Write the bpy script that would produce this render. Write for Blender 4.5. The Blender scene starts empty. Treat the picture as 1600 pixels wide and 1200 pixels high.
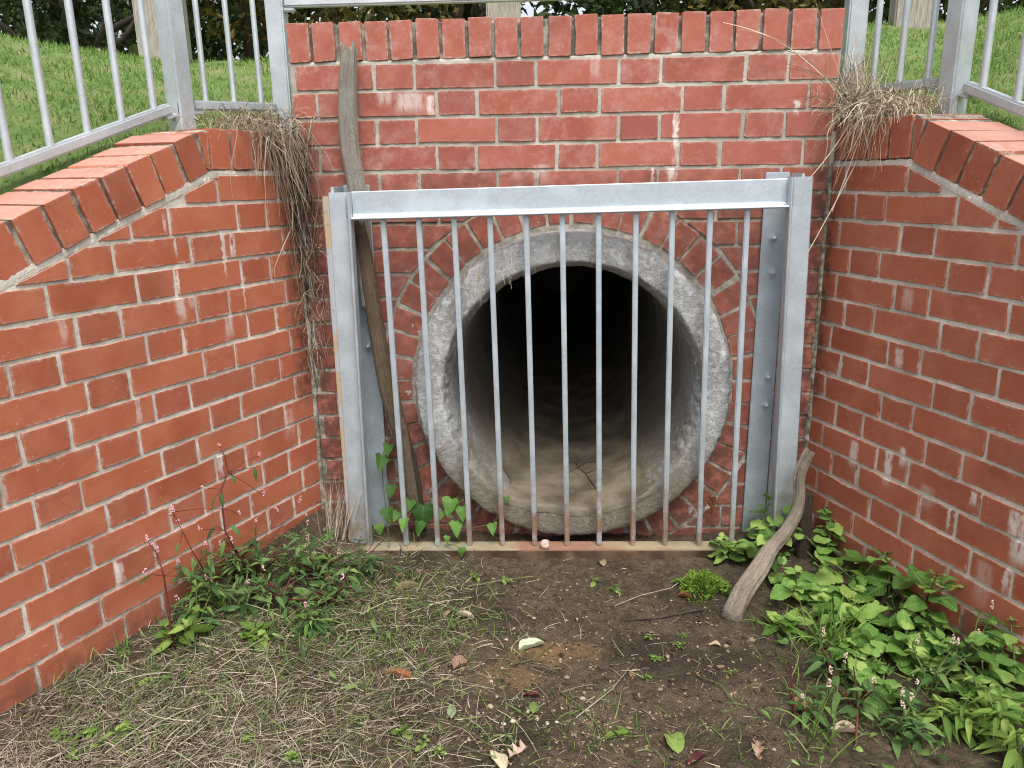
import bpy, bmesh, math, random
import numpy as np
from mathutils import Vector, Matrix, noise as mn

random.seed(7)
RS = np.random.RandomState(11)
scn = bpy.context.scene
COL = scn.collection

# ------------------------------------------------------------------ camera
CF = 1217.28                                   # focal length in photo pixels (1600 wide)
CP = np.array([0.5283, -2.3533, -0.3152])
YAW, PITCH, ROLL = -0.0623, -0.2618, -0.0161
_f = np.array([math.sin(YAW) * math.cos(PITCH), math.cos(YAW) * math.cos(PITCH), math.sin(PITCH)])
_r = np.array([math.cos(YAW), -math.sin(YAW), 0.0])
_u = np.cross(_r, _f)
CFWD = _f
CR = math.cos(ROLL) * _r + math.sin(ROLL) * _u
CU = -math.sin(ROLL) * _r + math.cos(ROLL) * _u
cam_d = bpy.data.cameras.new('camera')
cam = bpy.data.objects.new('camera', cam_d)
COL.objects.link(cam)
scn.camera = cam
cam_d.sensor_width = 36.0
cam_d.lens = CF / 1600 * 36.0
cam_d.clip_start = 0.02
cam_d.clip_end = 600
cam.matrix_world = Matrix(((CR[0], CU[0], -_f[0], CP[0]), (CR[1], CU[1], -_f[1], CP[1]), (CR[2], CU[2], -_f[2], CP[2]), (0, 0, 0, 1)))

# ------------------------------------------------------------------ light (soft overcast)
SUN_DIR = Vector((0.14, -0.46, 0.88)).normalized()
w = bpy.data.worlds.new('World')
scn.world = w
w.use_nodes = True
nt = w.node_tree
nt.nodes.clear()
sky = nt.nodes.new('ShaderNodeTexSky')
sky.sky_type = 'NISHITA'
sky.sun_disc = False
sky.sun_elevation = math.asin(SUN_DIR.z)
sky.sun_rotation = math.atan2(SUN_DIR.x, SUN_DIR.y)
sky.air_density = 1.0
sky.dust_density = 4.0
hs = nt.nodes.new('ShaderNodeHueSaturation')
hs.inputs['Saturation'].default_value = 0.34
bg = nt.nodes.new('ShaderNodeBackground')
bg.inputs['Strength'].default_value = 0.145
wo = nt.nodes.new('ShaderNodeOutputWorld')
nt.links.new(sky.outputs[0], hs.inputs['Color'])
nt.links.new(hs.outputs[0], bg.inputs['Color'])
nt.links.new(bg.outputs[0], wo.inputs['Surface'])
sd = bpy.data.lights.new('sun', 'SUN')
sd.energy = 1.5
sd.angle = math.radians(26)
sd.color = (1.0, 0.965, 0.92)
so = bpy.data.objects.new('sun', sd)
COL.objects.link(so)
so.rotation_euler = (-SUN_DIR).to_track_quat('-Z', 'Y').to_euler()
scn.view_settings.view_transform = 'Standard'
scn.view_settings.look = 'None'
scn.view_settings.gamma = 1
scn.view_settings.use_curve_mapping = False
scn.view_settings.exposure = 0.80
scn.cycles.max_bounces = 6
scn.cycles.diffuse_bounces = 4
scn.cycles.use_denoising = True
scn.cycles.denoising_prefilter = 'NONE'
scn.cycles.filter_width = 1.15

# ------------------------------------------------------------------ measured layout
XL, AL = -0.2539, 0.4009          # left inner corner, splay of the left wing
XR, AR = 1.3028, 0.3582
DL = np.array([-math.sin(AL), -math.cos(AL), 0]); NL = np.array([-math.cos(AL), math.sin(AL), 0])
DR = np.array([math.sin(AR), -math.cos(AR), 0]); NR = np.array([math.cos(AR), math.sin(AR), 0])
PL = np.array([XL, 0, 0]); PR = np.array([XR, 0, 0])
FLOOR = -1.462
COURSE = 0.075

def ray(u, v):
    return CFWD + (u - 800) / CF * CR - (v - 600) / CF * CU
def hit(u, v, pt, n):
    d = ray(u, v)
    return CP + d * (np.dot(np.asarray(pt) - CP, n) / np.dot(d, n))
def at_y(u, v, y):
    return hit(u, v, (0, y, 0), np.array([0, 1.0, 0]))
def on_left(u, v):                 # local wall coordinates (x along wall to the right, z)
    h = hit(u, v, PL, np.array([DL[1], -DL[0], 0])); return -float(np.dot(h - PL, DL)), float(h[2])
def on_right(u, v):
    h = hit(u, v, PR, np.array([DR[1], -DR[0], 0])); return float(np.dot(h - PR, DR)), float(h[2])

def ssm(a, b, x):
    t = np.clip((x - a) / (b - a), 0, 1); return t * t * (3 - 2 * t)

def floor_z(x, y):
    kl = -((x - XL) * NL[0] + y * NL[1]); kr = -((x - XR) * NR[0] + y * NR[1])
    z = FLOOR
    z += 0.075 * math.exp(-max(kl, 0) / 0.16) * math.exp(min(y, 0) / 0.55)
    z += 0.068 * math.exp(-max(kr, 0) / 0.14) * math.exp(min(y, 0) / 0.5)
    z += 0.02 * math.exp(-max(kl, 0) / 0.3)
    z += 0.012 * mn.noise((x * 3.1, y * 3.1, 0.3)) + 0.006 * mn.noise((x * 11, y * 11, 4.3))
    return z

def on_floor(u, v):
    z = FLOOR
    for _ in range(4):
        h = hit(u, v, (0, 0, z), np.array([0, 0, 1.0])); z = floor_z(h[0], h[1])
    return Vector((h[0], h[1], z))

# ------------------------------------------------------------------ object helpers
def link(o, parent=None):
    COL.objects.link(o)
    if parent is not None: o.parent = parent
    return o
def tag(o, label=None, cat=None, group=None, kind=None):
    if label: o['label'] = label
    if cat: o['category'] = cat
    if group: o['group'] = group
    if kind: o['kind'] = kind
    return o
def thing(name, label, cat, loc=(0, 0, 0), rot=(0, 0, 0), group=None):
    o = bpy.data.objects.new(name, None); COL.objects.link(o)
    o.empty_display_size = 0.05
    o.location = loc; o.rotation_euler = rot
    return tag(o, label, cat, group)
def mesh_obj(name, verts, faces, mat, parent=None, smooth=False, attrs=None, uv=None):
    m = bpy.data.meshes.new(name)
    m.from_pydata([tuple(v) for v in verts] if not isinstance(verts, np.ndarray) else verts.tolist(), [], faces)
    fin_mesh(m, mat, smooth, attrs, uv)
    o = bpy.data.objects.new(name, m)
    return link(o, parent)
def fin_mesh(m, mat, smooth=False, attrs=None, uv=None):
    if mat is not None: m.materials.append(mat)
    if smooth: m.polygons.foreach_set('use_smooth', [True] * len(m.polygons))
    for k, a in (attrs or {}).items():
        at = m.attributes.new(k, 'FLOAT', 'POINT'); at.data.foreach_set('value', np.asarray(a, dtype=np.float32))
    if uv is not None:
        l = m.uv_layers.new(name='uv'); idx = np.zeros(len(m.loops), dtype=np.int32)
        m.loops.foreach_get('vertex_index', idx)
        l.data.foreach_set('uv', np.asarray(uv, dtype=np.float32)[idx].ravel())
    m.update()
def share(name, me, parent=None, loc=(0, 0, 0), rot=(0, 0, 0), scale=None):
    o = bpy.data.objects.new(name, me); o.location = loc; o.rotation_euler = rot
    if scale is not None: o.scale = scale if hasattr(scale, '__len__') else (scale,) * 3
    return link(o, parent)

class MB:                              # collects shapes into one mesh
    def __init__(s): s.v = []; s.f = []
    def add(s, v, f):
        b = len(s.v); s.v += [tuple(p) for p in v]; s.f += [tuple(i + b for i in q) for q in f]
    def box(s, x0, x1, y0, y1, z0, z1, M=None):
        v = [Vector((x, y, z)) for z in (z0, z1) for y in (y0, y1) for x in (x0, x1)]
        if M: v = [M @ p for p in v]
        s.add(v, [(0, 2, 3, 1), (4, 5, 7, 6), (0, 1, 5, 4), (2, 6, 7, 3), (0, 4, 6, 2), (1, 3, 7, 5)])
    def bevbox(s, x0, x1, y0, y1, z0, z1, b=0.003, M=None):
        bm = bmesh.new(); bmesh.ops.create_cube(bm, size=1)
        for v in bm.verts:
            v.co = Vector((x0 + (v.co.x + .5) * (x1 - x0), y0 + (v.co.y + .5) * (y1 - y0), z0 + (v.co.z + .5) * (z1 - z0)))
        bmesh.ops.bevel(bm, geom=list(bm.edges), offset=b, segments=2, affect='EDGES')
        if M: bmesh.ops.transform(bm, matrix=M, verts=bm.verts)
        bm.verts.ensure_lookup_table(); bm.verts.index_update()
        s.add([v.co.copy() for v in bm.verts], [tuple(v.index for v in f.verts) for f in bm.faces]); bm.free()
    def prism(s, prof0, prof1, cap=True):      # two matching 3d outlines
        n = len(prof0)
        f = [(i, (i + 1) % n, n + (i + 1) % n, n + i) for i in range(n)]
        if cap: f += [tuple(range(n - 1, -1, -1)), tuple(range(n, 2 * n))]
        s.add(list(prof0) + list(prof1), f)
    def tube(s, pts, rad, n=8, cap=True):
        pts = [Vector(p) for p in pts]; k = len(pts)
        if not hasattr(rad, '__len__'): rad = [rad] * k
        vs = []; prev = None
        for i, p in enumerate(pts):
            t = (pts[min(i + 1, k - 1)] - pts[max(i - 1, 0)]).normalized()
            a = t.orthogonal().normalized() if prev is None else (prev - t * prev.dot(t)).normalized()
            prev = a; b = t.cross(a)
            for j in range(n):
                th = 2 * math.pi * j / n
                vs.append(p + (a * math.cos(th) + b * math.sin(th)) * rad[i])
        f = [(i * n + j, i * n + (j + 1) % n, (i + 1) * n + (j + 1) % n, (i + 1) * n + j) for i in range(k - 1) for j in range(n)]
        if cap: f += [tuple(range(n - 1, -1, -1)), tuple((k - 1) * n + j for j in range(n))]
        s.add(vs, f)
    def build(s, name, mat, parent=None, smooth=False, attrs=None):
        return mesh_obj(name, s.v, s.f, mat, parent, smooth, attrs)

# ------------------------------------------------------------------ material helpers
class NG:
    def __init__(s, name):
        s.m = bpy.data.materials.new(name); s.m.use_nodes = True; s.t = s.m.node_tree; s.t.nodes.clear()
        s.out = s.n('ShaderNodeOutputMaterial'); s.p = s.n('ShaderNodeBsdfPrincipled')
        s.l(s.p.outputs[0], s.out.inputs['Surface'])
        s.p.inputs['Specular IOR Level'].default_value = 0.3
    def n(s, t): return s.t.nodes.new(t)
    def l(s, a, b): s.t.links.new(a, b)
    def set(s, sock, v):
        if hasattr(v, 'is_linked') or hasattr(v, 'links'): s.l(v, sock)
        elif hasattr(v, '__len__') and len(v) == 3 and sock.type == 'RGBA': sock.default_value = (*v, 1)
        else: sock.default_value = v
    def math(s, op, a, b=None, c=None, clamp=False):
        n = s.n('ShaderNodeMath'); n.operation = op; n.use_clamp = clamp
        s.set(n.inputs[0], a)
        if b is not None: s.set(n.inputs[1], b)
        if c is not None: s.set(n.inputs[2], c)
        return n.outputs[0]
    def mix(s, f, a, b, mode='MIX'):
        n = s.n('ShaderNodeMix'); n.data_type = 'RGBA'; n.blend_type = mode
        s.set(n.inputs['Factor'], f); s.set(n.inputs[6], a); s.set(n.inputs[7], b)
        return n.outputs[2]
    def noise(s, vec, scale, detail=3, rough=0.55, col=False):
        n = s.n('ShaderNodeTexNoise'); n.inputs['Scale'].default_value = scale; n.inputs['Detail'].default_value = detail
        n.inputs['Roughness'].default_value = rough
        if vec is not None: s.l(vec, n.inputs['Vector'])
        return n.outputs['Color' if col else 'Fac']
    def voro(s, vec, scale, feature='F1', out='Distance'):
        n = s.n('ShaderNodeTexVoronoi'); n.feature = feature; n.inputs['Scale'].default_value = scale
        if vec is not None: s.l(vec, n.inputs['Vector'])
        return n.outputs[out]
    def ramp(s, f, stops):
        n = s.n('ShaderNodeValToRGB'); e = n.color_ramp.elements
        while len(e) < len(stops): e.new(0.5)
        for i, (p, c) in enumerate(stops):
            e[i].position = p; e[i].color = (*c, 1) if hasattr(c, '__len__') else (c, c, c, 1)
        s.set(n.inputs[0], f); return n.outputs[0]
    def step(s, f, a, b):
        n = s.n('ShaderNodeMapRange'); n.interpolation_type = 'SMOOTHSTEP'
        s.set(n.inputs[0], f); s.set(n.inputs[1], a); s.set(n.inputs[2], b)
        n.inputs[3].default_value = 0; n.inputs[4].default_value = 1
        return n.outputs[0]
    def pos(s): return s.n('ShaderNodeNewGeometry').outputs['Position']
    def objc(s, ref=None):
        n = s.n('ShaderNodeTexCoord')
        if ref is not None: n.object = ref
        return n.outputs['Object']
    def sep(s, v):
        n = s.n('ShaderNodeSeparateXYZ'); s.l(v, n.inputs[0]); return n.outputs
    def vscale(s, v, sc):
        n = s.n('ShaderNodeVectorMath'); n.operation = 'MULTIPLY'; s.l(v, n.inputs[0]); n.inputs[1].default_value = sc; return n.outputs[0]
    def vadd(s, v, b):
        n = s.n('ShaderNodeVectorMath'); n.operation = 'ADD'; s.l(v, n.inputs[0]); s.l(b, n.inputs[1]); return n.outputs[0]
    def rnd(s): return s.n('ShaderNodeObjectInfo').outputs['Random']
    def attr(s, name):
        n = s.n('ShaderNodeAttribute'); n.attribute_name = name; return n.outputs['Fac']
    def bump(s, h, strength=0.4, dist=0.002):
        n = s.n('ShaderNodeBump'); n.inputs['Strength'].default_value = strength; n.inputs['Distance'].default_value = dist
        s.l(h, n.inputs['Height']); s.l(n.outputs[0], s.p.inputs['Normal'])
    def fin(s, col, rough=0.8, metal=0.0):
        s.set(s.p.inputs['Base Color'], col); s.set(s.p.inputs['Roughness'], rough); s.set(s.p.inputs['Metallic'], metal)
        return s.m

def stain_mask(g, ref, stains):
    """white lime runs: (x, z_top, z_bottom, width, strength) in the wall's own frame"""
    c = g.objc(ref); x, y, z = g.sep(c)
    nz = g.noise(g.vscale(c, (90, 90, 22)), 1.0, 3)
    nb = g.noise(g.vscale(c, (1, 1, 1)), 60, 2)
    tot = None
    for (sx, zt, zb, wd, st) in stains:
        wob = g.math('MULTIPLY_ADD', nb, 0.022, -0.011)
        dx = g.math('ABSOLUTE', g.math('ADD', g.math('SUBTRACT', x, sx), wob))
        mx = g.step(dx, wd, wd * 0.3)
        mz = g.math('MULTIPLY', g.step(z, zt + 0.006, zt - 0.004), g.step(z, zb - 0.01, zb + (zt - zb) * 0.5))
        m = g.math('MULTIPLY', g.math('MULTIPLY', mx, mz), st)
        tot = m if tot is None else g.math('MAXIMUM', tot, m)
    return g.math('MULTIPLY', tot, g.step(nz, 0.27, 0.52), clamp=True)

def brick_mat(name, ref, stains, haze, tone=(1, 1, 1), dirt_shade=None):
    g = NG(name)
    o = g.objc(); r = g.rnd()
    off = g.n('ShaderNodeCombineXYZ'); g.l(g.math('MULTIPLY', r, 37.0), off.inputs[0]); g.l(g.math('MULTIPLY', r, 11.0), off.inputs[1])
    ov = g.vadd(o, off.outputs[0])
    t = lambda c: tuple(a * b for a, b in zip(c, tone))
    base = g.ramp(r, [(0.0, t((0.300, 0.070, 0.040))), (0.3, t((0.365, 0.088, 0.050))), (0.7, t((0.395, 0.102, 0.060))), (1.0, t((0.345, 0.080, 0.050)))])
    n1 = g.noise(ov, 9, 4); n2 = g.noise(ov, 170, 4, 0.75); n3 = g.noise(ov, 34, 4, 0.6)
    hd = g.attr('tone')
    base = g.mix(g.step(n1, 0.35, 0.75), base, t((0.43, 0.125, 0.078)))
    base = g.mix(g.math('MULTIPLY', g.step(n2, 0.52, 0.75), 0.30), base, t((0.17, 0.045, 0.030)))
    base = g.mix(g.math('MULTIPLY', g.step(n3, 0.58, 0.8), 0.35), base, t((0.24, 0.052, 0.034)))
    base = g.mix(g.math('MULTIPLY', hd, g.math('MULTIPLY_ADD', n3, 0.45, -0.02)), base, t((0.235, 0.060, 0.042)))
    r5 = g.math('FRACT', g.math('MULTIPLY', r, 13.7))
    base = g.mix(g.math('MULTIPLY', g.step(r5, 0.80, 1.0), 0.36), base, t((0.205, 0.055, 0.042)))
    # fine lime bloom, more on some bricks
    rb = g.math('FRACT', g.math('MULTIPLY', r, 7.31))
    bloom = g.math('MULTIPLY', g.step(g.noise(ov, 22, 5, 0.7), 0.42, 0.78), g.math('MULTIPLY_ADD', rb, haze, haze * 0.25))
    base = g.mix(bloom, base, (0.52, 0.33, 0.29))
    # specks of mortar
    sp = g.math('MULTIPLY', g.step(g.voro(ov, 75), 0.17, 0.08), g.step(g.noise(ov, 20, 2), 0.54, 0.64))
    base = g.mix(g.math('MULTIPLY', sp, 0.6), base, (0.55, 0.47, 0.40))
    # mortar smeared on the arrises
    ed = g.math('MULTIPLY', g.attr('edge'), g.step(g.noise(ov, 55, 4, 0.7), 0.46, 0.66))
    base = g.mix(g.math('MULTIPLY', ed, g.math('MULTIPLY_ADD', rb, 0.6, 0.30)), base, (0.50, 0.43, 0.36))
    # pale tint on the coping's upper faces: painted sky light and weather bleaching
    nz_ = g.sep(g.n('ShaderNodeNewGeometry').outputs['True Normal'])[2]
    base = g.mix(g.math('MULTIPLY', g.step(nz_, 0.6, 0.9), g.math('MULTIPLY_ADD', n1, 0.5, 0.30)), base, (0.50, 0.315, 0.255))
    # dirt in world frame
    pw = g.pos(); nd = g.noise(pw, 3.3, 5, 0.6)
    base = g.mix(g.math('MULTIPLY', g.step(nd, 0.5, 0.8), 0.28), base, (0.13, 0.05, 0.035))
    if stains:
        base = g.mix(g.math('MULTIPLY', stain_mask(g, ref, stains), 0.9), base, (0.72, 0.66, 0.62))
    if dirt_shade:
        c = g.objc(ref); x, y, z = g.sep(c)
        for (cx, zt, zb, wd, st) in dirt_shade:
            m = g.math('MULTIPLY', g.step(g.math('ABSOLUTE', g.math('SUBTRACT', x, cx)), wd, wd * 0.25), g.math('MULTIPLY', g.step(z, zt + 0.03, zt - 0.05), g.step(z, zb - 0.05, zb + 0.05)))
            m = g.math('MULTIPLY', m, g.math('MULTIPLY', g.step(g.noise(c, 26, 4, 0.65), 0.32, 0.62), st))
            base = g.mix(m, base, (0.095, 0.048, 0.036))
    g.bump(g.math('ADD', g.math('MULTIPLY', n2, 0.5), n3), 0.35, 0.0015)
    return g.fin(base, g.math('MULTIPLY_ADD', n3, 0.15, 0.74))

def mortar_mat(name, ref, stains, dark=0.0, light=(0.46, 0.42, 0.35), dirt_shade=None):
    g = NG(name); c = g.objc(ref)
    n1 = g.noise(c, 7, 4); n2 = g.noise(c, 150, 4, 0.7); n3 = g.noise(c, 30, 4, 0.65)
    base = g.mix(g.step(n1, 0.3, 0.7), tuple(a * 0.78 for a in light), tuple(min(a * 1.15, 0.8) for a in light))
    base = g.mix(g.math('MULTIPLY', g.step(n2, 0.5, 0.75), 0.35), base, (0.25, 0.22, 0.18))
    base = g.mix(g.math('MULTIPLY', g.step(n3, 0.5, 0.72), 0.3), base, (0.22, 0.20, 0.16))
    if dark > 0:
        base = g.mix(g.math('MULTIPLY', g.step(g.noise(c, 16, 5, 0.7), 0.36, 0.58), dark), base, (0.035, 0.033, 0.024))
    if stains:
        base = g.mix(stain_mask(g, ref, stains), base, (0.75, 0.71, 0.66))
    if dirt_shade:
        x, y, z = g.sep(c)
        for (cx, zt, zb, wd, st) in dirt_shade:
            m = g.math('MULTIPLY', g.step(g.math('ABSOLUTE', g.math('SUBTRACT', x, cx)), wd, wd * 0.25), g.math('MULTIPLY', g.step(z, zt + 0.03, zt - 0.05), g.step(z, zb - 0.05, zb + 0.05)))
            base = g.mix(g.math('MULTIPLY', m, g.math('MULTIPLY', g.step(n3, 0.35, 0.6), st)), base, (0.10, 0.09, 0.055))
    g.bump(g.math('ADD', n2, n3), 0.6, 0.003)
    return g.fin(base, 0.92)

def steel_mat(name, rust_ref=None, tint=(0.53, 0.60, 0.645)):
    g = NG(name); c = g.objc(); pw = g.pos()
    v = g.voro(pw, 130, out='Color'); vv = g.sep(v)[0]
    n1 = g.noise(pw, 14, 4); n2 = g.noise(pw, 90, 4, 0.7)
    base = g.mix(g.math('MULTIPLY_ADD', vv, 0.5, 0.1), tint, tuple(a * 0.80 for a in tint))
    base = g.mix(g.step(n1, 0.42, 0.75), base, tuple(min(1, a * 1.10) for a in tint))
    base = g.mix(g.math('MULTIPLY', g.step(n2, 0.62, 0.75), 0.35), base, (0.20, 0.21, 0.20))
    rough = g.math('MULTIPLY_ADD', n1, 0.22, 0.40)
    metal = 0.55
    if rust_ref is not None:
        x, y, z = g.sep(g.objc(rust_ref))
        low = g.step(g.math('ADD', z, g.math('MULTIPLY_ADD', g.noise(pw, 9, 4), 0.30, -0.15)), -0.20, -0.47)
        mid = g.step(g.math('ABSOLUTE', g.math('SUBTRACT', x, 0.02)), 0.50, 0.12)
        grn = g.math('MULTIPLY', low, g.step(g.noise(pw, 12, 3), 0.35, 0.6))
        base = g.mix(g.math('MULTIPLY', grn, 0.85), base, (0.17, 0.155, 0.085))
        rm = g.math('MULTIPLY', g.math('MULTIPLY', low, g.math('MULTIPLY_ADD', mid, 0.9, 0.3)), g.step(g.noise(pw, 26, 4, 0.65), 0.28, 0.52), clamp=True)
        base = g.mix(g.math('MULTIPLY', rm, 0.85), base, (0.20, 0.105, 0.055))
        pale = g.math('MULTIPLY', g.step(z, -0.488, -0.498), g.step(g.noise(pw, 7, 3), 0.42, 0.62))
        base = g.mix(g.math('MULTIPLY', pale, 0.5), base, (0.42, 0.33, 0.20))
        ff = g.math('MULTIPLY', g.step(z, -0.5035, -0.5065), g.math('MULTIPLY_ADD', g.step(g.noise(pw, 11, 4), 0.3, 0.6), 0.4, 0.6))
        base = g.mix(ff, base, g.ramp(g.noise(pw, 16, 4), [(0.35, (0.038, 0.024, 0.015)), (0.6, (0.085, 0.050, 0.028))]))
        topf = g.math('MULTIPLY', g.math('MULTIPLY', g.step(z, -0.500, -0.5025), g.step(z, -0.5065, -0.504)), 0.8)
        base = g.mix(topf, base, g.ramp(g.math('ADD', g.noise(pw, 8, 4), g.math('MULTIPLY', mid, 0.18)), [(0.35, (0.19, 0.185, 0.105)), (0.55, (0.34, 0.285, 0.175)), (0.75, (0.27, 0.135, 0.085))]))
        allm = g.math('MAXIMUM', g.math('MAXIMUM', rm, grn), g.math('MAXIMUM', ff, topf), clamp=True)
        rough = g.math('MULTIPLY_ADD', allm, 0.35, rough)
        metal = g.math('MULTIPLY_ADD', allm, -0.55, 0.55, clamp=True)
    g.bump(g.math('ADD', n2, g.math('MULTIPLY', n1, 1.5)), 0.12, 0.001)
    return g.fin(base, rough, metal)

def simple_mat(name, stops, scale=30, rough=0.85, bump=0.4, dist=0.002, stretch=None, detail=4, use_attr=None, objr=0.0):
    g = NG(name); c = g.objc()
    if stretch: c = g.vscale(c, stretch)
    n = g.noise(c, scale, detail, 0.62)
    f = n if use_attr is None else g.math('MULTIPLY_ADD', n, 0.35, g.math('MULTIPLY', g.attr(use_attr), 0.75))
    if objr: f = g.math('MULTIPLY_ADD', g.math('SUBTRACT', g.rnd(), 0.5), objr, f)
    if bump: g.bump(n, bump, dist)
    return g.fin(g.ramp(f, stops), rough)

def leaf_mat(name, dark, mid, light, vein=0.35, trans=0.28, use_attr=None, spots=None):
    g = NG(name)
    r = g.attr(use_attr) if use_attr else g.rnd()
    c = g.objc(); n = g.noise(c, 55, 3)
    f = g.math('ADD', g.math('MULTIPLY', r, 0.75), g.math('MULTIPLY', n, 0.35))
    base = g.ramp(f, [(0.16, tuple(x * .7 for x in dark)), (0.32, dark), (0.58, mid), (0.88, light)])
    if vein:
        tc = g.n('ShaderNodeTexCoord'); x, y, z = g.sep(tc.outputs['UV'])
        ax = g.math('ABSOLUTE', g.math('SUBTRACT', x, 0.5))
        mid_v = g.step(ax, 0.035, 0.005)
        ph = g.math('SUBTRACT', g.math('MULTIPLY', y, 8.0), g.math('MULTIPLY', ax, 5.0))
        sv = g.step(g.math('ABSOLUTE', g.math('SUBTRACT', g.math('FRACT', ph), 0.5)), 0.10, 0.0)
        vm = g.math('MAXIMUM', mid_v, g.math('MULTIPLY', sv, 0.7))
        base = g.mix(g.math('MULTIPLY', vm, vein), base, tuple(min(1, a * 1.9 + 0.02) for a in mid))
        g.bump(g.math('SUBTRACT', g.noise(c, 120, 2), vm), 0.5, 0.0012)
    if spots:
        base = g.mix(g.math('MULTIPLY', g.step(g.noise(c, 38, 4, 0.7), 0.58, 0.68), 0.8), base, spots)
    g.fin(base, 0.52)
    if trans:
        tr = g.n('ShaderNodeBsdfTranslucent'); g.l(g.mix(0.5, base, light), tr.inputs['Color'])
        mx = g.n('ShaderNodeMixShader'); mx.inputs[0].default_value = trans
        g.l(g.p.outputs[0], mx.inputs[1]); g.l(tr.outputs[0], mx.inputs[2]); g.l(mx.outputs[0], g.out.inputs['Surface'])
    return g.m

# ------------------------------------------------------------------ ribbons (grass, straw)
def ribbons(base, d, L, wd, bend, segs=3, taper=0.9, kink=None, wig=0.0):
    N = len(base); d = d / np.linalg.norm(d, axis=1)[:, None]
    side = np.cross(d, np.array([0, 0, 1.0])[None]); ln = np.linalg.norm(side, axis=1); bad = ln < 1e-3
    side[bad] = [1, 0, 0]; ln[bad] = 1; side /= ln[:, None]
    tw = RS.uniform(-1.2, 1.2, N)[:, None]; up = np.cross(side, d); side = side * np.cos(tw) + up * np.sin(tw)
    V = []
    for i in range(segs + 1):
        t = i / segs
        p = base + d * (L * t)[:, None]; p = p + np.array([0, 0, -1.0])[None] * (bend * L * t * t)[:, None]
        if kink is not None: p = p + kink * (math.sin(t * math.pi) * L)[:, None] if False else p + kink * (L * math.sin(t * math.pi))[:, None]
        if wig:
            if i == 0: wph = RS.uniform(0, 6.28, (N, 3)); wfr = RS.uniform(3, 11, (N, 3)); wam = RS.normal(0, wig, (N, 3))
            p = p + wam * np.sin(wph + wfr * t) * L[:, None]
        wt = wd * (1 - taper * t ** 1.5)
        V.append(p - side * (wt / 2)[:, None]); V.append(p + side * (wt / 2)[:, None])
    V = np.stack(V, 1)                   # N, 2(segs+1), 3
    k = 2 * (segs + 1)
    b = (np.arange(N) * k)[:, None]
    F = []
    for i in range(segs): F.append(np.stack([b[:, 0] + 2 * i, b[:, 0] + 2 * i + 1, b[:, 0] + 2 * i + 3, b[:, 0] + 2 * i + 2], 1))
    return V.reshape(-1, 3), np.concatenate(F).tolist(), np.repeat(RS.rand(N), k)

def ribbon_obj(name, parts, mat, parent=None):
    V = []; F = []; A = []; o = 0
    for v, f, a in parts:
        V.append(v); F += [[i + o for i in q] for q in f]; A.append(a); o += len(v)
    return mesh_obj(name, np.concatenate(V), F, mat, parent, True, {'rnd': np.concatenate(A)})

# ================================================================== BRICKWORK
def clip_poly(poly, n, c):               # keep n.p <= c
    out = []
    for i in range(len(poly)):
        a = poly[i]; b = poly[(i + 1) % len(poly)]
        da = n[0] * a[0] + n[1] * a[1] - c; db = n[0] * b[0] + n[1] * b[1] - c
        if da <= 0: out.append(a)
        if (da < 0) != (db < 0) and abs(da - db) > 1e-12:
            t = da / (da - db); out.append((a[0] + (b[0] - a[0]) * t, a[1] + (b[1] - a[1]) * t))
    return out
def parea(p): return 0.5 * sum(p[i][0] * p[(i + 1) % len(p)][1] - p[(i + 1) % len(p)][0] * p[i][1] for i in range(len(p)))

def offset_loop(pts, d):
    n = len(pts); out = []
    for i in range(n):
        a, b, c = pts[i - 1], pts[i], pts[(i + 1) % n]
        e1 = (b[0] - a[0], b[1] - a[1]); e2 = (c[0] - b[0], c[1] - b[1])
        l1 = math.hypot(*e1) or 1e-9; l2 = math.hypot(*e2) or 1e-9
        n1 = (-e1[1] / l1, e1[0] / l1); n2 = (-e2[1] / l2, e2[0] / l2)
        m = (n1[0] + n2[0], n1[1] + n2[1]); q = m[0] * m[0] + m[1] * m[1]
        s = 2 * d / max(q, 0.9)
        out.append((b[0] + m[0] * s, b[1] + m[1] * s))
    return out

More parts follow.
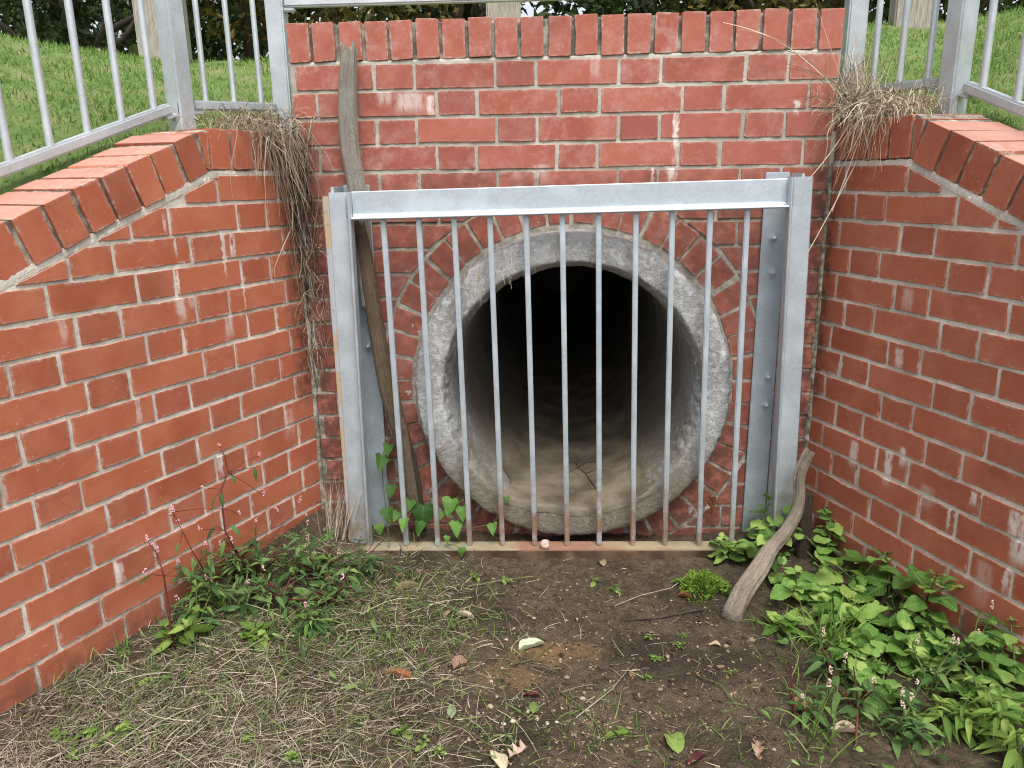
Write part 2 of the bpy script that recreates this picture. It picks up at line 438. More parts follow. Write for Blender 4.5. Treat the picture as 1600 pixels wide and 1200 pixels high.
def brick_data(poly, depth, rng, jit=0.0009, cham=0.0009, topface=False):
    """poly: ccw outline in (x,z) about its centre; front faces -y at y=0"""
    if parea(poly) < 0: poly = poly[::-1]
    pts = []
    n = len(poly)
    for i in range(n):                              # rounded corners and a few points on each side
        a = poly[i]; b = poly[(i + 1) % n]; L = math.hypot(b[0] - a[0], b[1] - a[1])
        if L < 0.006: continue
        r = min(0.0022 * rng.uniform(0.4, 1.8), L * 0.25); k = max(1, min(4, int(L / 0.045)))
        for j in range(k + 1):
            t = r / L + (1 - 2 * r / L) * j / k
            pts.append((a[0] + (b[0] - a[0]) * t + rng.uniform(-jit, jit), a[1] + (b[1] - a[1]) * t + rng.uniform(-jit, jit)))
    m = len(pts)
    x0, x1 = min(p[0] for p in pts), max(p[0] for p in pts); z0, z1 = min(p[1] for p in pts), max(p[1] for p in pts)
    cx, cz = sum(p[0] for p in pts) / m, sum(p[1] for p in pts) / m
    def shrink(d):
        fx = max(0.2, 1 - 2 * d / max(x1 - x0, 1e-4)); fz = max(0.2, 1 - 2 * d / max(z1 - z0, 1e-4))
        return [(cx + (p[0] - cx) * fx, cz + (p[1] - cz) * fz) for p in pts]
    for i in range(m):                              # a few chipped arrises
        if rng.random() < 0.09:
            k = rng.uniform(0.0012, 0.0034); dl = math.hypot(pts[i][0] - cx, pts[i][1] - cz) or 1; pts[i] = (pts[i][0] - (pts[i][0] - cx) / dl * k, pts[i][1] - (pts[i][1] - cz) / dl * k)
    l1 = pts; l2 = shrink(cham); l3 = shrink(0.0075)
    v = [(x, depth, z) for x, z in l1] + [(x, cham * rng.uniform(.7, 1.2), z) for x, z in l1] + [(x, 0.0, z) for x, z in l2] + [(x, 0.0, z) for x, z in l3]
    f = []
    for q in range(3): f += [(q * m + i, q * m + (i + 1) % m, (q + 1) * m + (i + 1) % m, (q + 1) * m + i) for i in range(m)]
    f += [tuple(3 * m + i for i in range(m)), tuple(m - 1 - i for i in range(m))]
    return v, f, [0.0] * m + [1.0] * (2 * m) + [0.0] * m
def brick_mesh(poly, depth, mat, seed, jit=0.0008, tone=0.0):
    rng = random.Random(seed)
    v, f, e = brick_data(poly, depth, rng, jit)
    me = bpy.data.meshes.new('brick'); me.from_pydata(v, [], f); fin_mesh(me, mat, False, {'edge': e, 'tone': [tone] * len(e)})
    return me
def rect(w, h): return [(-w / 2, -h / 2), (w / 2, -h / 2), (w / 2, h / 2), (-w / 2, h / 2)]

def make_wall(name, label, loc, rotz):
    return tag(thing(name, label, 'brick wall', loc, (0, 0, rotz)), kind='thing')

def lay_rows(wall, mat, x0, x1, rows, head_start, mod, cuts, sx, limit_far=None, skip=None, seed=1):
    """Flemish bond rows. cuts(poly)->poly or None. Each brick is an object; those with |x| past limit_far go to one joined part."""
    rng = random.Random(seed)
    H = mod / 3.0
    hw, sw, hh = H - 0.0098, 2 * H - 0.0098, 0.0652
    var = {('h', i): brick_mesh(rect(hw, hh), 0.09, mat, seed * 50 + i, tone=1.0) for i in range(7)}
    var.update({('s', i): brick_mesh(rect(sw, hh), 0.09, mat, seed * 90 + i) for i in range(8)})
    far = MB(); fe = []
    count = 0
    for k in rows:
        hs = head_start[k % 2]
        i0 = int(math.floor((x0 - hs) / mod)) - 1; i1 = int(math.ceil((x1 - hs) / mod)) + 1
        drift = rng.uniform(-0.004, 0.004)
        for i in range(i0, i1):
            for kind, a, b in (('h', 0, H), ('s', H, mod)):
                xa = hs + i * mod + a + 0.0042 + drift; xb = hs + i * mod + b - 0.0048 + drift
                za = -COURSE * (k + 1) + 0.0045; zb = za + hh
                if xb < x0 + 0.012 or xa > x1 - 0.012: continue
                full = [(xa, za), (xb, za), (xb, zb), (xa, zb)]
                poly = full
                whole = True
                if xa < x0: poly = clip_poly(poly, (-1, 0), -x0); whole = False
                if xb > x1: poly = clip_poly(poly, (1, 0), x1); whole = False
                p2 = cuts(poly) if cuts else poly
                if p2 is None or len(p2) < 3 or abs(parea(p2)) < 0.0005: continue
                if len(p2) != 4 or abs(abs(parea(p2)) - abs(parea(poly))) > 1e-7: whole = False
                cx = sum(p[0] for p in p2) / len(p2); cz = sum(p[1] for p in p2) / len(p2)
                dy = rng.uniform(-0.0016, 0.0012); rr = (rng.uniform(-.006, .006), rng.uniform(-.006, .006), rng.uniform(-.005, .005))
                if limit_far and abs(cx) > limit_far:
                    v, f, e = brick_data([(p[0] - cx, p[1] - cz) for p in p2], 0.09, rng)
                    far.add([(q[0] + cx, q[1] + dy, q[2] + cz) for q in v], f); fe += e; continue
                if whole:
                    o = share('brick', var[(kind, rng.randrange(7))], wall, ((xa + xb) / 2 + rng.uniform(-.0012, .0012), dy, (za + zb) / 2 + rng.uniform(-.0012, .0012)), rr)
                else:
                    o = share('brick', brick_mesh([(p[0] - cx, p[1] - cz) for p in p2], 0.09, mat, seed * 1000 + count), wall, (cx, dy, cz), (0, 0, rr[2]))
                count += 1
    if far.v:
        o = far.build('far_brickwork', mat, wall, False, {'edge': fe, 'tone': [0.0] * len(fe)}); o['kind'] = 'stuff'
    return count

def mortar_sheet(wall, mat, x0, x1, z0, ztop, hole=None, cell=0.008, depth=0.0034, thick=0.2, name='mortar'):
    nx = int((x1 - x0) / cell); xs = np.linspace(x0, x1, nx + 1); nz = int((max(ztop(x) for x in xs) - z0) / cell)
    v = []; f = []
    for x in xs:
        zt = ztop(x)
        for j in range(nz + 1):
            z = z0 + (zt - z0) * j / nz
            y = depth + 0.0026 * mn.noise((x * 30 + 5, z * 30, wall.location.x * 3)) + 0.0015 * mn.noise((x * 110, z * 110, 2.0)) + 0.0016 * mn.noise((x * 4, z * 4, 8))
            v.append((x, max(y, 0.0007), z))
    st = nz + 1
    for i in range(nx):
        for j in range(nz):
            if hole:
                cx = (xs[i] + xs[i + 1]) / 2; cz = v[i * st + j][2] + cell / 2
                if math.hypot(cx - hole[0], cz - hole[1]) < hole[2]: continue
            f.append((i * st + j, (i + 1) * st + j, (i + 1) * st + j + 1, i * st + j + 1))
    # top and end returns
    b = len(v)
    for i, x in enumerate(xs): v.append((x, thick, ztop(x)))
    for i in range(nx): f.append((i * st + nz, (i + 1) * st + nz, b + i + 1, b + i))
    for i, sgn in ((0, 1), (nx, -1)):
        c = len(v); v.append((xs[i], thick, z0)); v.append((xs[i], thick, ztop(xs[i])))
        q = [i * st + j for j in range(nz + 1)] + [c + 1, c]
        f.append(tuple(q if sgn > 0 else q[::-1]))
    return mesh_obj(name, v, f, mat, wall, True)

PIPE_C = (0.566, -0.952); R_OUT = 0.478; R_IN = 0.372
# --- headwall -------------------------------------------------------
headwall = make_wall('brick_headwall', 'tall red brick headwall with the round pipe opening in it, between the two splayed walls', (0, 0, 0), 0)
st_b = []
for (u, v0, v1, wd, s) in ((1057, 175, 262, .011, 1.0), (1050, 262, 285, .02, .9), (1020, 262, 290, .006, .8), (640, 146, 178, .06, .65), (672, 150, 185, .016, .9), (1246, 158, 178, .012, 1.0), (600, 140, 165, .03, .5), (845, 258, 282, .03, .45), (930, 90, 125, .02, .35)):
    a = at_y(u, v0, 0); b = at_y(u, v1, 0); st_b.append((float(a[0]), float(a[2]), float(b[2]), wd, s))
dirt_shade_b = [(-0.24, -0.2, -1.5, 0.10, 0.8), (1.29, -0.28, -1.5, 0.07, 0.85), (0.55, -0.30, -1.7, 1.3, 0.5), (0.55, -1.05, -1.7, 1.3, 0.6)]  # corner dirt, then dirt plus shade painted on the wall behind the grate
M_BRICK_B = brick_mat('brick_headwall', headwall, st_b, 0.55, (1.0, 1.20, 1.38), dirt_shade_b)
M_MORT_B = mortar_mat('mortar_headwall', headwall, st_b, 0.0, (0.45, 0.425, 0.365), dirt_shade_b)
M_MORT_COP = mortar_mat('mortar_coping', headwall, None, 0.75, (0.36, 0.34, 0.28))
HX0, HX1 = -0.246, 1.304
HMOD = 0.3375 * 1.034
RING_R = 0.600
def cut_ring(poly):
    cx = sum(p[0] for p in poly) / len(poly) - PIPE_C[0]; cz = sum(p[1] for p in poly) / len(poly) - PIPE_C[1]
    far = max(math.hypot(p[0] - PIPE_C[0], p[1] - PIPE_C[1]) for p in poly)
    if far < RING_R + 0.02: return None
    near = min(math.hypot(p[0] - PIPE_C[0], p[1] - PIPE_C[1]) for p in poly)
    if near > RING_R + 0.2: return poly
    d = math.hypot(cx, cz)
    nx, nz = cx / d, cz / d
    q = clip_poly(poly, (-nx, -nz), -(RING_R + nx * PIPE_C[0] + nz * PIPE_C[1]))
    return q
lay_rows(headwall, M_BRICK_B, HX0 + 0.003, HX1 - 0.003, range(0, 20), {0: 0.002, 1: -0.174}, HMOD, cut_ring, 1, seed=3)
rng = random.Random(5)
nring = 45
rb = [brick_mesh([(-0.030, -0.047), (0.030, -0.047), (0.0355, 0.047), (-0.0355, 0.047)], 0.09, M_BRICK_B, 700 + i) for i in range(6)]
for i in range(nring):
    th = 2 * math.pi * (i + 0.5) / nring + rng.uniform(-.006, .006); rr = 0.5435 + rng.uniform(-.003, .003)
    x = PIPE_C[0] + rr * math.sin(th); z = PIPE_C[1] + rr * math.cos(th)
    if z < -1.53: continue
    share('ring_brick', rb[rng.randrange(6)], headwall, (x, rng.uniform(-.001, .002), z), (0, th + rng.uniform(-.02, .02), 0))
# coping: bricks on edge
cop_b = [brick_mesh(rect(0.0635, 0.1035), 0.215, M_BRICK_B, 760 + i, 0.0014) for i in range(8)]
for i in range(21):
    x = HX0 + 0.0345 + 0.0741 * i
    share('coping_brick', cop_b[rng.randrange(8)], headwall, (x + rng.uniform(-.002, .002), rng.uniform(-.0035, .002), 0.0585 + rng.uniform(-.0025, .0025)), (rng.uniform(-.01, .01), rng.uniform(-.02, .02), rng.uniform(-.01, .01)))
mortar_sheet(headwall, M_MORT_B, HX0, HX1, -1.6, lambda x: 0.006, hole=(PIPE_C[0], PIPE_C[1], 0.462))
mortar_sheet(headwall, M_MORT_COP, HX0 + 0.004, HX1 - 0.004, 0.0, lambda x: 0.104 + 0.006 * mn.noise((x * 40, 1, 1)), depth=0.0075, thick=0.21, name='coping_mortar')

# --- wing walls -------------------------------------------------------
def wing(side):
    if side == 'L':
        wall = make_wall('brick_wing_wall', 'orange red brick wing wall with sloping coping on the left of the pipe', (XL, 0, 0), math.atan2(-DL[1], -DL[0]))
        kink, slope, sg = 0.315, 0.3705, -1.0
        hst = {1: 0.134, 0: 0.134 - 0.169}
        pts = [((361, 366), (361, 405), .013, 1.0), ((346, 366), (348, 436), .0065, .9), ((376, 412), (376, 500), .004, .7), ((273, 372), (267, 402), .006, .7), ((276, 424), (276, 462), .006, 1.0), ((280, 462), (282, 510), .022, .6),
               ((356, 490), (360, 530), .02, .55), ((300, 463), (300, 480), .02, .5), ((96, 500), (98, 540), .012, .4), ((213, 620), (216, 670), .010, .5), ((342, 708), (342, 748), .012, 1.0), ((186, 880), (186, 915), .012, .6), ((255, 335), (257, 366), .008, .6), ((450, 640), (450, 690), .03, .3)]
        conv = on_left; tone = (1.10, 1.26, 1.06); haze = 0.14
    else:
        wall = make_wall('brick_wing_wall', 'dull red brick wing wall with sloping coping on the right of the pipe', (XR, 0, 0), math.atan2(DR[1], DR[0]))
        kink, slope, sg = 0.287, 0.396, 1.0
        hst = {1: 0.1133, 0: 0.287}
        pts = [((1336, 690), (1336, 735), .022, .75), ((1390, 705), (1392, 765), .018, .95), ((1412, 700), (1416, 735), .014, .9), ((1588, 800), (1588, 850), .02, 1.0), ((1594, 845), (1594, 890), .03, .9), ((1406, 545), (1406, 580), .02, .65), ((1420, 452), (1420, 490), .025, .4),
               ((1338, 735), (1338, 765), .008, .6), ((1484, 790), (1486, 835), .008, .8), ((1522, 770), (1522, 790), .012, .9), ((1575, 885), (1575, 935), .010, .8), ((1540, 880), (1540, 960), .03, .3), ((1450, 760), (1450, 800), .03, .3)]
        conv = on_right; tone = (1.04, 1.18, 1.06); haze = 0.18
    st = []
    for a, b, wd, s in pts:
        pa = conv(*a); pb = conv(*b); st.append((pa[0], pa[1], pb[1], wd, s))
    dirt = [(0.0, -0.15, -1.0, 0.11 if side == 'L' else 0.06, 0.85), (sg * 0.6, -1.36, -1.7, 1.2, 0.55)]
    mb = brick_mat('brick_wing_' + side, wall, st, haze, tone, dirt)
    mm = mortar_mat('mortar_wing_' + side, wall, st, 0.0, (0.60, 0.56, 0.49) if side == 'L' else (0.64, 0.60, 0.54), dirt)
    mc = mortar_mat('mortar_wing_coping_' + side, wall, None, 0.75, (0.42, 0.39, 0.32))
    Lw = 3.35
    def zb(s):                           # underside of the coping bed
        return -0.300 - max(0.0, s - kink) * slope
    def cuts(poly):
        q = clip_poly(poly, (0, 1), -0.3045)
        if len(q) < 3: return None
        # below the sloping line : z + slope*(|x|-kink) <= -0.309
        q = clip_poly(q, (sg * slope, 1.0), -0.313 + slope * kink)
        return q if len(q) >= 3 else None
    if side == 'L':
        hl = {k: -(v + HM / 1.0) for k, v in ((1, 0), (0, 0)) for HM in (0,)} if False else None
        # the bond runs away from the corner (local x negative): mirror the header starts
        hs2 = {k: -(hst[k] + 0.1125) for k in hst}
        lay_rows(wall, mb, -Lw, -0.004, range(4, 20), hs2, 0.3375, cuts, -1, limit_far=2.25, seed=11)
    else:
        lay_rows(wall, mb, 0.004, Lw, range(4, 20), hst, 0.3375, cuts, 1, limit_far=2.25, seed=17)
    x0, x1 = (-Lw, 0.12) if side == 'L' else (-0.12, Lw)
    mortar_sheet(wall, mm, x0 if side == 'L' else 0.0, 0.0 if side == 'L' else x1, -1.6, lambda x: zb(abs(x)) - 0.002, cell=0.010)
    # coping
    r2 = random.Random(23 if side == 'L' else 29)
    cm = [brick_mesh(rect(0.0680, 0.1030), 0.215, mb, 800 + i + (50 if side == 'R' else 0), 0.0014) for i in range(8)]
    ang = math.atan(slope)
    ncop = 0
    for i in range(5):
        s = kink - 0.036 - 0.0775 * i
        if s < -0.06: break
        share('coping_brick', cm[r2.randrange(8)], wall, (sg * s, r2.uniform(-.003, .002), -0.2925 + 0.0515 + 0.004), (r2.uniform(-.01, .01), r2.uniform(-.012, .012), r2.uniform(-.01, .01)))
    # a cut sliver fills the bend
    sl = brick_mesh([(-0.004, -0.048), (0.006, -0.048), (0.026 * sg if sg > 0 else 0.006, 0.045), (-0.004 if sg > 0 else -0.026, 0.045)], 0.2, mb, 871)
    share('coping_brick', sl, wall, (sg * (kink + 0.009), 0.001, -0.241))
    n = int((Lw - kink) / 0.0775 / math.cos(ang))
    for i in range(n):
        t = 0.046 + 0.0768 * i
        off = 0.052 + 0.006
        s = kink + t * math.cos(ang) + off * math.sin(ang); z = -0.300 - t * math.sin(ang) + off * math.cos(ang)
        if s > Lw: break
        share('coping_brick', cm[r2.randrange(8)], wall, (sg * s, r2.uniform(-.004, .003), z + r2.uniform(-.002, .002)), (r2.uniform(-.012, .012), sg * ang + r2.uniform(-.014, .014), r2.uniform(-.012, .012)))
    # bed under the coping, struck nearly flush, and the dark joints between the coping bricks
    mbx = MB()
    def strip(z_lo, z_hi, depth, thick, nseg, nm, mat):
        v = []; f = []
        for i in range(nseg + 1):
            s = Lw * i / nseg
            base = zb(s); cs = math.cos(ang) if s > kink else 1.0
            jl = 0.0025 * mn.noise((s * 40, 3, 1)); jh = 0.003 * mn.noise((s * 33, 7, 1))
            y = depth + 0.0018 * mn.noise((s * 60, 1, 9)) + 0.0015 * mn.noise((s * 19, 1, 4))
            ym = y - 0.0005
            zl, zh = base + z_lo / cs + jl, base + z_hi / cs + jh
            v += [(sg * s, thick, zl), (sg * s, y, zl), (sg * s, ym, (zl + zh) / 2), (sg * s, y, zh), (sg * s, thick, zh)]
        for i in range(nseg):
            for j in range(4):
                q = (i * 5 + j, i * 5 + j + 1, (i + 1) * 5 + j + 1, (i + 1) * 5 + j)
                f.append(q if sg < 0 else q[::-1])
        return mesh_obj(nm, v, f, mat, wall, False)
    strip(-0.010, 0.008, 0.0025, 0.2, 420, 'mortar_bed', mm)
    strip(0.008, 0.106, 0.0065, 0.208, 420, 'coping_mortar', mc)
    # end of the wing away from the pipe
    return wall, mb
wallL, M_BRICK_L = wing('L')
wallR, M_BRICK_R = wing('R')

# mortar packed into the two inner corners
def corner_fill(sx, px, d, n):
    v = []; f = []; k = 150
    for i in range(k + 1):
        z = -1.6 + (1.6 - 0.21) * i / k
        a = 0.009 + 0.009 * mn.noise((z * 14, sx, 1)) + 0.003 * mn.noise((z * 60, sx, 2)); b = 0.006 + 0.004 * mn.noise((z * 12, sx, 6))
        c = 0.0015 + 0.001 * mn.noise((z * 30, sx, 3))
        v += [(px - sx * 0.03, 0.02, z), (px + sx * a, -0.0008 + 0.004, z), (px + sx * a * 0.8, -0.002, z), (px + sx * 0.35 * a + d[0] * c, d[1] * (c + 0.5 * b), z), (px + d[0] * b - n[0] * 0.002, d[1] * b - n[1] * 0.002, z), (px + d[0] * b + n[0] * 0.006, d[1] * b + n[1] * 0.006, z)]
    for i in range(k):
        for j in range(5):
            q = (i * 6 + j, i * 6 + j + 1, (i + 1) * 6 + j + 1, (i + 1) * 6 + j); f.append(q if sx < 0 else q[::-1])
    mesh_obj('corner_mortar', v, f, M_MORT_B, headwall, True)
corner_fill(1, XL, DL, NL); corner_fill(-1, XR, DR, NR)

# ================================================================== PIPE
def concrete_mat():
    g = NG('concrete'); p = g.pos()
    n1 = g.noise(p, 6, 5); n2 = g.noise(p, 45, 5, 0.7); n3 = g.noise(p, 180, 4, 0.7); vo = g.voro(p, 60)
    base = g.mix(g.step(n1, 0.3, 0.7), (0.25, 0.25, 0.245), (0.40, 0.405, 0.40))
    base = g.mix(g.math('MULTIPLY', g.step(n2, 0.45, 0.68), 0.8), base, (0.60, 0.605, 0.60))
    base = g.mix(g.math('MULTIPLY', g.step(n3, 0.55, 0.70), 0.6), base, (0.10, 0.097, 0.092))
    base = g.mix(g.math('MULTIPLY', g.step(vo, 0.24, 0.10), 0.5), base, (0.10, 0.095, 0.085))
    x, y, z = g.sep(p)
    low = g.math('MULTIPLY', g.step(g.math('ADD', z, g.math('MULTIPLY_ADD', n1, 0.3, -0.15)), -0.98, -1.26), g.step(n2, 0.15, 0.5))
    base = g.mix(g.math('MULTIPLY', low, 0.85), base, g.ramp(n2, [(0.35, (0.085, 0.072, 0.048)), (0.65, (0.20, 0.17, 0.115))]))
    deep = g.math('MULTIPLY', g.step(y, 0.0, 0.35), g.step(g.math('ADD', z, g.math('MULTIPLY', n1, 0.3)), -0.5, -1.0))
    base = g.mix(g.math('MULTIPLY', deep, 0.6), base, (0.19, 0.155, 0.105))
    g.bump(g.math('ADD', n2, g.math('ADD', n3, g.math('MULTIPLY', vo, 0.7))), 0.7, 0.0035)
    return g.fin(base, g.math('MULTIPLY_ADD', n2, 0.3, 0.45))
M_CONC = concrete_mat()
def pipe():
    root = thing('concrete_pipe', 'grey concrete drain pipe with chipped rim coming out of the brick headwall', 'pipe', (PIPE_C[0], 0, PIPE_C[1] - R_OUT))
    prof = [(0.16, .478, .002), (0.03, .478, .003), (-.02, .479, .004), (-.055, .479, .005), (-.072, .476, .006), (-.083, .470, .005), (-.087, .462, .0022), (-.088, .450, .0012), (-.088, .436, .0012), (-.088, .422, .0012), (-.088, .408, .0012), (-.0875, .399, .002), (-.086, .395, .004),
            (-.079, .391, .006), (-.069, .387, .0065), (-.057, .383, .0065), (-.045, .379, .006), (-.032, .376, .004), (-.018, .374, .003), (0.0, .372, .002), (.04, .372, .002), (.1, .372, .0015), (.2, .372, .0015), (.4, .372, .0015), (.8, .372, .001), (1.5, .372, .001), (2.5, .372, .001), (4.5, .372, .001), (4.5, .19, 0), (4.5, .001, 0)]
    n = 300; v = []; f = []
    for (y, r, am) in prof:
        for i in range(n):
            th = 2 * math.pi * i / n; cx, cz = math.sin(th), math.cos(th)
            q = (cx * 7, cz * 7, y * 14); q2 = (cx * 26, cz * 26, y * 55); q3 = (cx * 60, cz * 60, y * 120)
            d = mn.noise(q) * 0.9 + mn.noise(q2) * 0.9 + 0.5 * mn.noise(q3)
            e = mn.noise((cx * 7 + 9, cz * 7, y * 14)) + mn.noise((cx * 30 + 3, cz * 30, y * 60))
            if am > 0.0045: d -= 0.7 * max(0, mn.noise((cx * 14, cz * 14, 4.2)) - 0.12) * 3
            rr = r + am * d * (1 if y > -0.06 and r < .42 or r > .46 else .5); yy = y + am * e * 0.8
            v.append((cx * rr, yy, cz * rr + R_OUT))
    m = len(prof)
    for j in range(m - 1):
        for i in range(n): f.append((j * n + i, (j + 1) * n + i, (j + 1) * n + (i + 1) % n, j * n + (i + 1) % n))
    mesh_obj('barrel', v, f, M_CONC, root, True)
    # silt on the invert
    g = NG('silt'); p = g.pos(); n1 = g.noise(p, 9, 5); n2 = g.noise(p, 70, 4)
    b = g.ramp(n1, [(0.3, (0.085, 0.070, 0.050)), (0.5, (0.165, 0.138, 0.10)), (0.72, (0.27, 0.23, 0.17))])
    b = g.mix(g.math('MULTIPLY', g.step(n2, 0.55, 0.7), 0.4), b, (0.07, 0.055, 0.035))
    g.bump(g.math('ADD', n1, n2), 0.5, 0.004)
    ms = g.fin(b, 0.55)
    v = []; f = []
    ys = [-.0895, -.086, -.08, -.07, -.058, -.045, -.03, 0, .03, .07, .12, .18, .25, .35, .5, .7, 1, 1.4, 2, 3, 4.4]; nx = 34
    for y in ys:
        for i in range(nx + 1):
            wv = .62 + .16 * mn.noise((y * 6, 2, 3)) + .06 * mn.noise((y * 23, 5, 3)); a = -wv + 2 * wv * i / nx + 0.06 + .08 * mn.noise((y * 5, 9, 1))
            r0 = float(np.interp(y, [-.09, -.085, -.078, -.068, -.056, -.044, -.032, -.018, 0], [.420, .395, .391, .387, .383, .379, .376, .373, .372])) - .002
            r = r0 - (0.016 + 0.014 * mn.noise((a * 3, y * 2, 1)) + 0.007 * mn.noise((a * 12, y * 14, 5))) * (1 - (abs(2 * i / nx - 1)) ** 2) - .0012 * (1 if i in (0, nx) else -1) * min(1, (y + .095) / .09)
            v.append((math.sin(a) * r, y, -math.cos(a) * r + R_OUT))
    for j in range(len(ys) - 1):
        for i in range(nx): f.append((j * (nx + 1) + i, j * (nx + 1) + i + 1, (j + 1) * (nx + 1) + i + 1, (j + 1) * (nx + 1) + i))
    mesh_obj('silt', v, f, ms, root, True)
    return root
pipe_o = pipe()

# ================================================================== GRATE
M_STEEL = steel_mat('galvanised_steel')
def grate():
    root = thing('pipe_grate', 'galvanised steel bar grate with rust stained foot in front of the pipe', 'grate', (0.546, -0.126, -0.93), (0, math.radians(-0.85), 0))
    ms = steel_mat('galvanised_grate', root)
    b0 = None
    for i in range(11):
        x = -0.506 + 0.1012 * i + random.uniform(-.0015, .0015)
        if b0 is None:
            mb = MB(); mb.bevbox(-.0075, .0075, -.0085, .0085, -0.503, 0.512, 0.0025); b0 = mb.build('bar', ms, root); b0.location.x = x
        else: share('bar', b0.data, root, (x, 0, 0), (0, random.uniform(-.0018, .0018), 0))
    def lprof(fl, lip, t, rad):          # flange along +a, lip along +b (towards the viewer), inner fillet
        pts = [(0, 0), (0, lip - .003), (.003, lip), (t - .003, lip), (t, lip - .003)]
        for k in range(6):
            a = math.pi + (math.pi / 2) * k / 5
            pts.append((t + rad + rad * math.cos(a), t + rad + rad * math.sin(a)))
        pts += [(fl - .002, t), (fl, t - .002), (fl, 0)]
        return pts
    # top rail: flange upright, lip at the bottom to the front
    P = lprof(0.078, 0.034, 0.008, 0.010)
    mb = MB()
    mb.prism([(-0.592, -b + .008, a + 0.508) for a, b in P], [(0.612, -b + .008, a + 0.508) for a, b in P]); o = mb.build('top_rail', ms, root)
    # uprights: flange outwards, lip on the inside to the front
    P = lprof(0.068, 0.040, 0.008, 0.010)
    mb = MB(); mb.prism([(-0.618 - a, -b + .0105, -0.50) for a, b in P], [(-0.592 - a, -b + .0105, 0.585) for a, b in P]); mb.build('upright', ms, root)
    mb = MB(); mb.prism([(0.622 + a, -b + .0105, -0.50) for a, b in P][::-1], [(0.612 + a, -b + .0105, 0.589) for a, b in P][::-1]); mb.build('upright', ms, root)
    # bottom rail: top flange with a front face
    mb = MB(); mb.bevbox(-0.640, 0.612, -0.036, 0.024, -0.512, -0.503, .002); mb.bevbox(-0.640, 0.612, -0.037, -0.029, -0.542, -0.5045, .0025); mb.build('bottom_rail', ms, root)
    for sx, xx in ((-1, -0.604), (1, 0.622)):   # weld beads at the top corners
        mb = MB(); mb.tube([(xx + sx * 0.002, -.002, 0.512 + .01 * k) for k in range(8)], [.005, .006, .005, .0065, .005, .006, .005, .004], 6); mb.build('weld', ms, root, True)
    return root, ms
grate_o, M_GRATE = grate()
def bracket(xw0, xw1, xweb, ztop, zbot, label, lipx=None, bolts=()):
    root = thing('grate_bracket', label, 'bracket', ((xw0 + xw1) / 2, 0, zbot))
    inv = Matrix.Translation(Vector((-(xw0 + xw1) / 2, 0, -zbot)))
    mb = MB(); mb.bevbox(xw0, xw1, -.0125, -.0045, zbot, ztop, .002, inv); mb.build('wall_plate', M_STEEL, root)
    mb = MB(); mb.bevbox(xweb - .004, xweb + .004, -.118, -.0130, zbot, ztop - .004, .002, inv); mb.build('web', M_STEEL, root)
    if lipx:
        mb = MB(); mb.bevbox(lipx[0], lipx[1], -.121, -.1135, zbot, ztop - .03, .002, inv); mb.build('edge_plate', M_STAIN, root)
    for (u, v) in bolts:
        p = at_y(u, v, -.013); mb = MB()
        C = Vector((p[0], 0, p[2])) - Vector(((xw0 + xw1) / 2, 0, zbot))
        hexa = [(C.x + .0095 * math.cos(k * math.pi / 3), C.z + .0095 * math.sin(k * math.pi / 3)) for k in range(6)]
        mb.prism([(x, -.013, z) for x, z in hexa], [(x, -.0205, z) for x, z in hexa])
        mb.tube([(C.x, -.020, C.z), (C.x, -.031, C.z), (C.x, -.033, C.z)], [.0055, .0055, .003], 10)
        mb.tube([(C.x, -.0126, C.z), (C.x, -.0142, C.z)], [.0135, .0135], 14)
        mb.build('bolt', M_STEEL, root)
    return root
def stain_steel():
    g = NG('stained_steel'); p = g.pos(); n = g.noise(p, 11, 4); n2 = g.noise(p, 60, 4)
    b = g.mix(g.step(n, 0.42, 0.58), (0.40, 0.44, 0.47), (0.46, 0.36, 0.24))
    b = g.mix(g.math('MULTIPLY', g.step(n2, 0.58, 0.7), 0.5), b, (0.25, 0.15, 0.08))
    return g.fin(b, 0.65, 0.2)
M_STAIN = stain_steel()
bracket(1.118, 1.186, 1.192, -0.318, -1.46, 'galvanised wall bracket with bolts behind the right upright of the grate', None, ((1208, 372), (1206, 426), (1199, 588), (1196, 632)))
bracket(-0.108, -0.030, -0.112, -0.335, -1.46, 'galvanised wall bracket with a cream stained edge behind the left upright of the grate', (-0.141, -0.113), ((577, 540),))

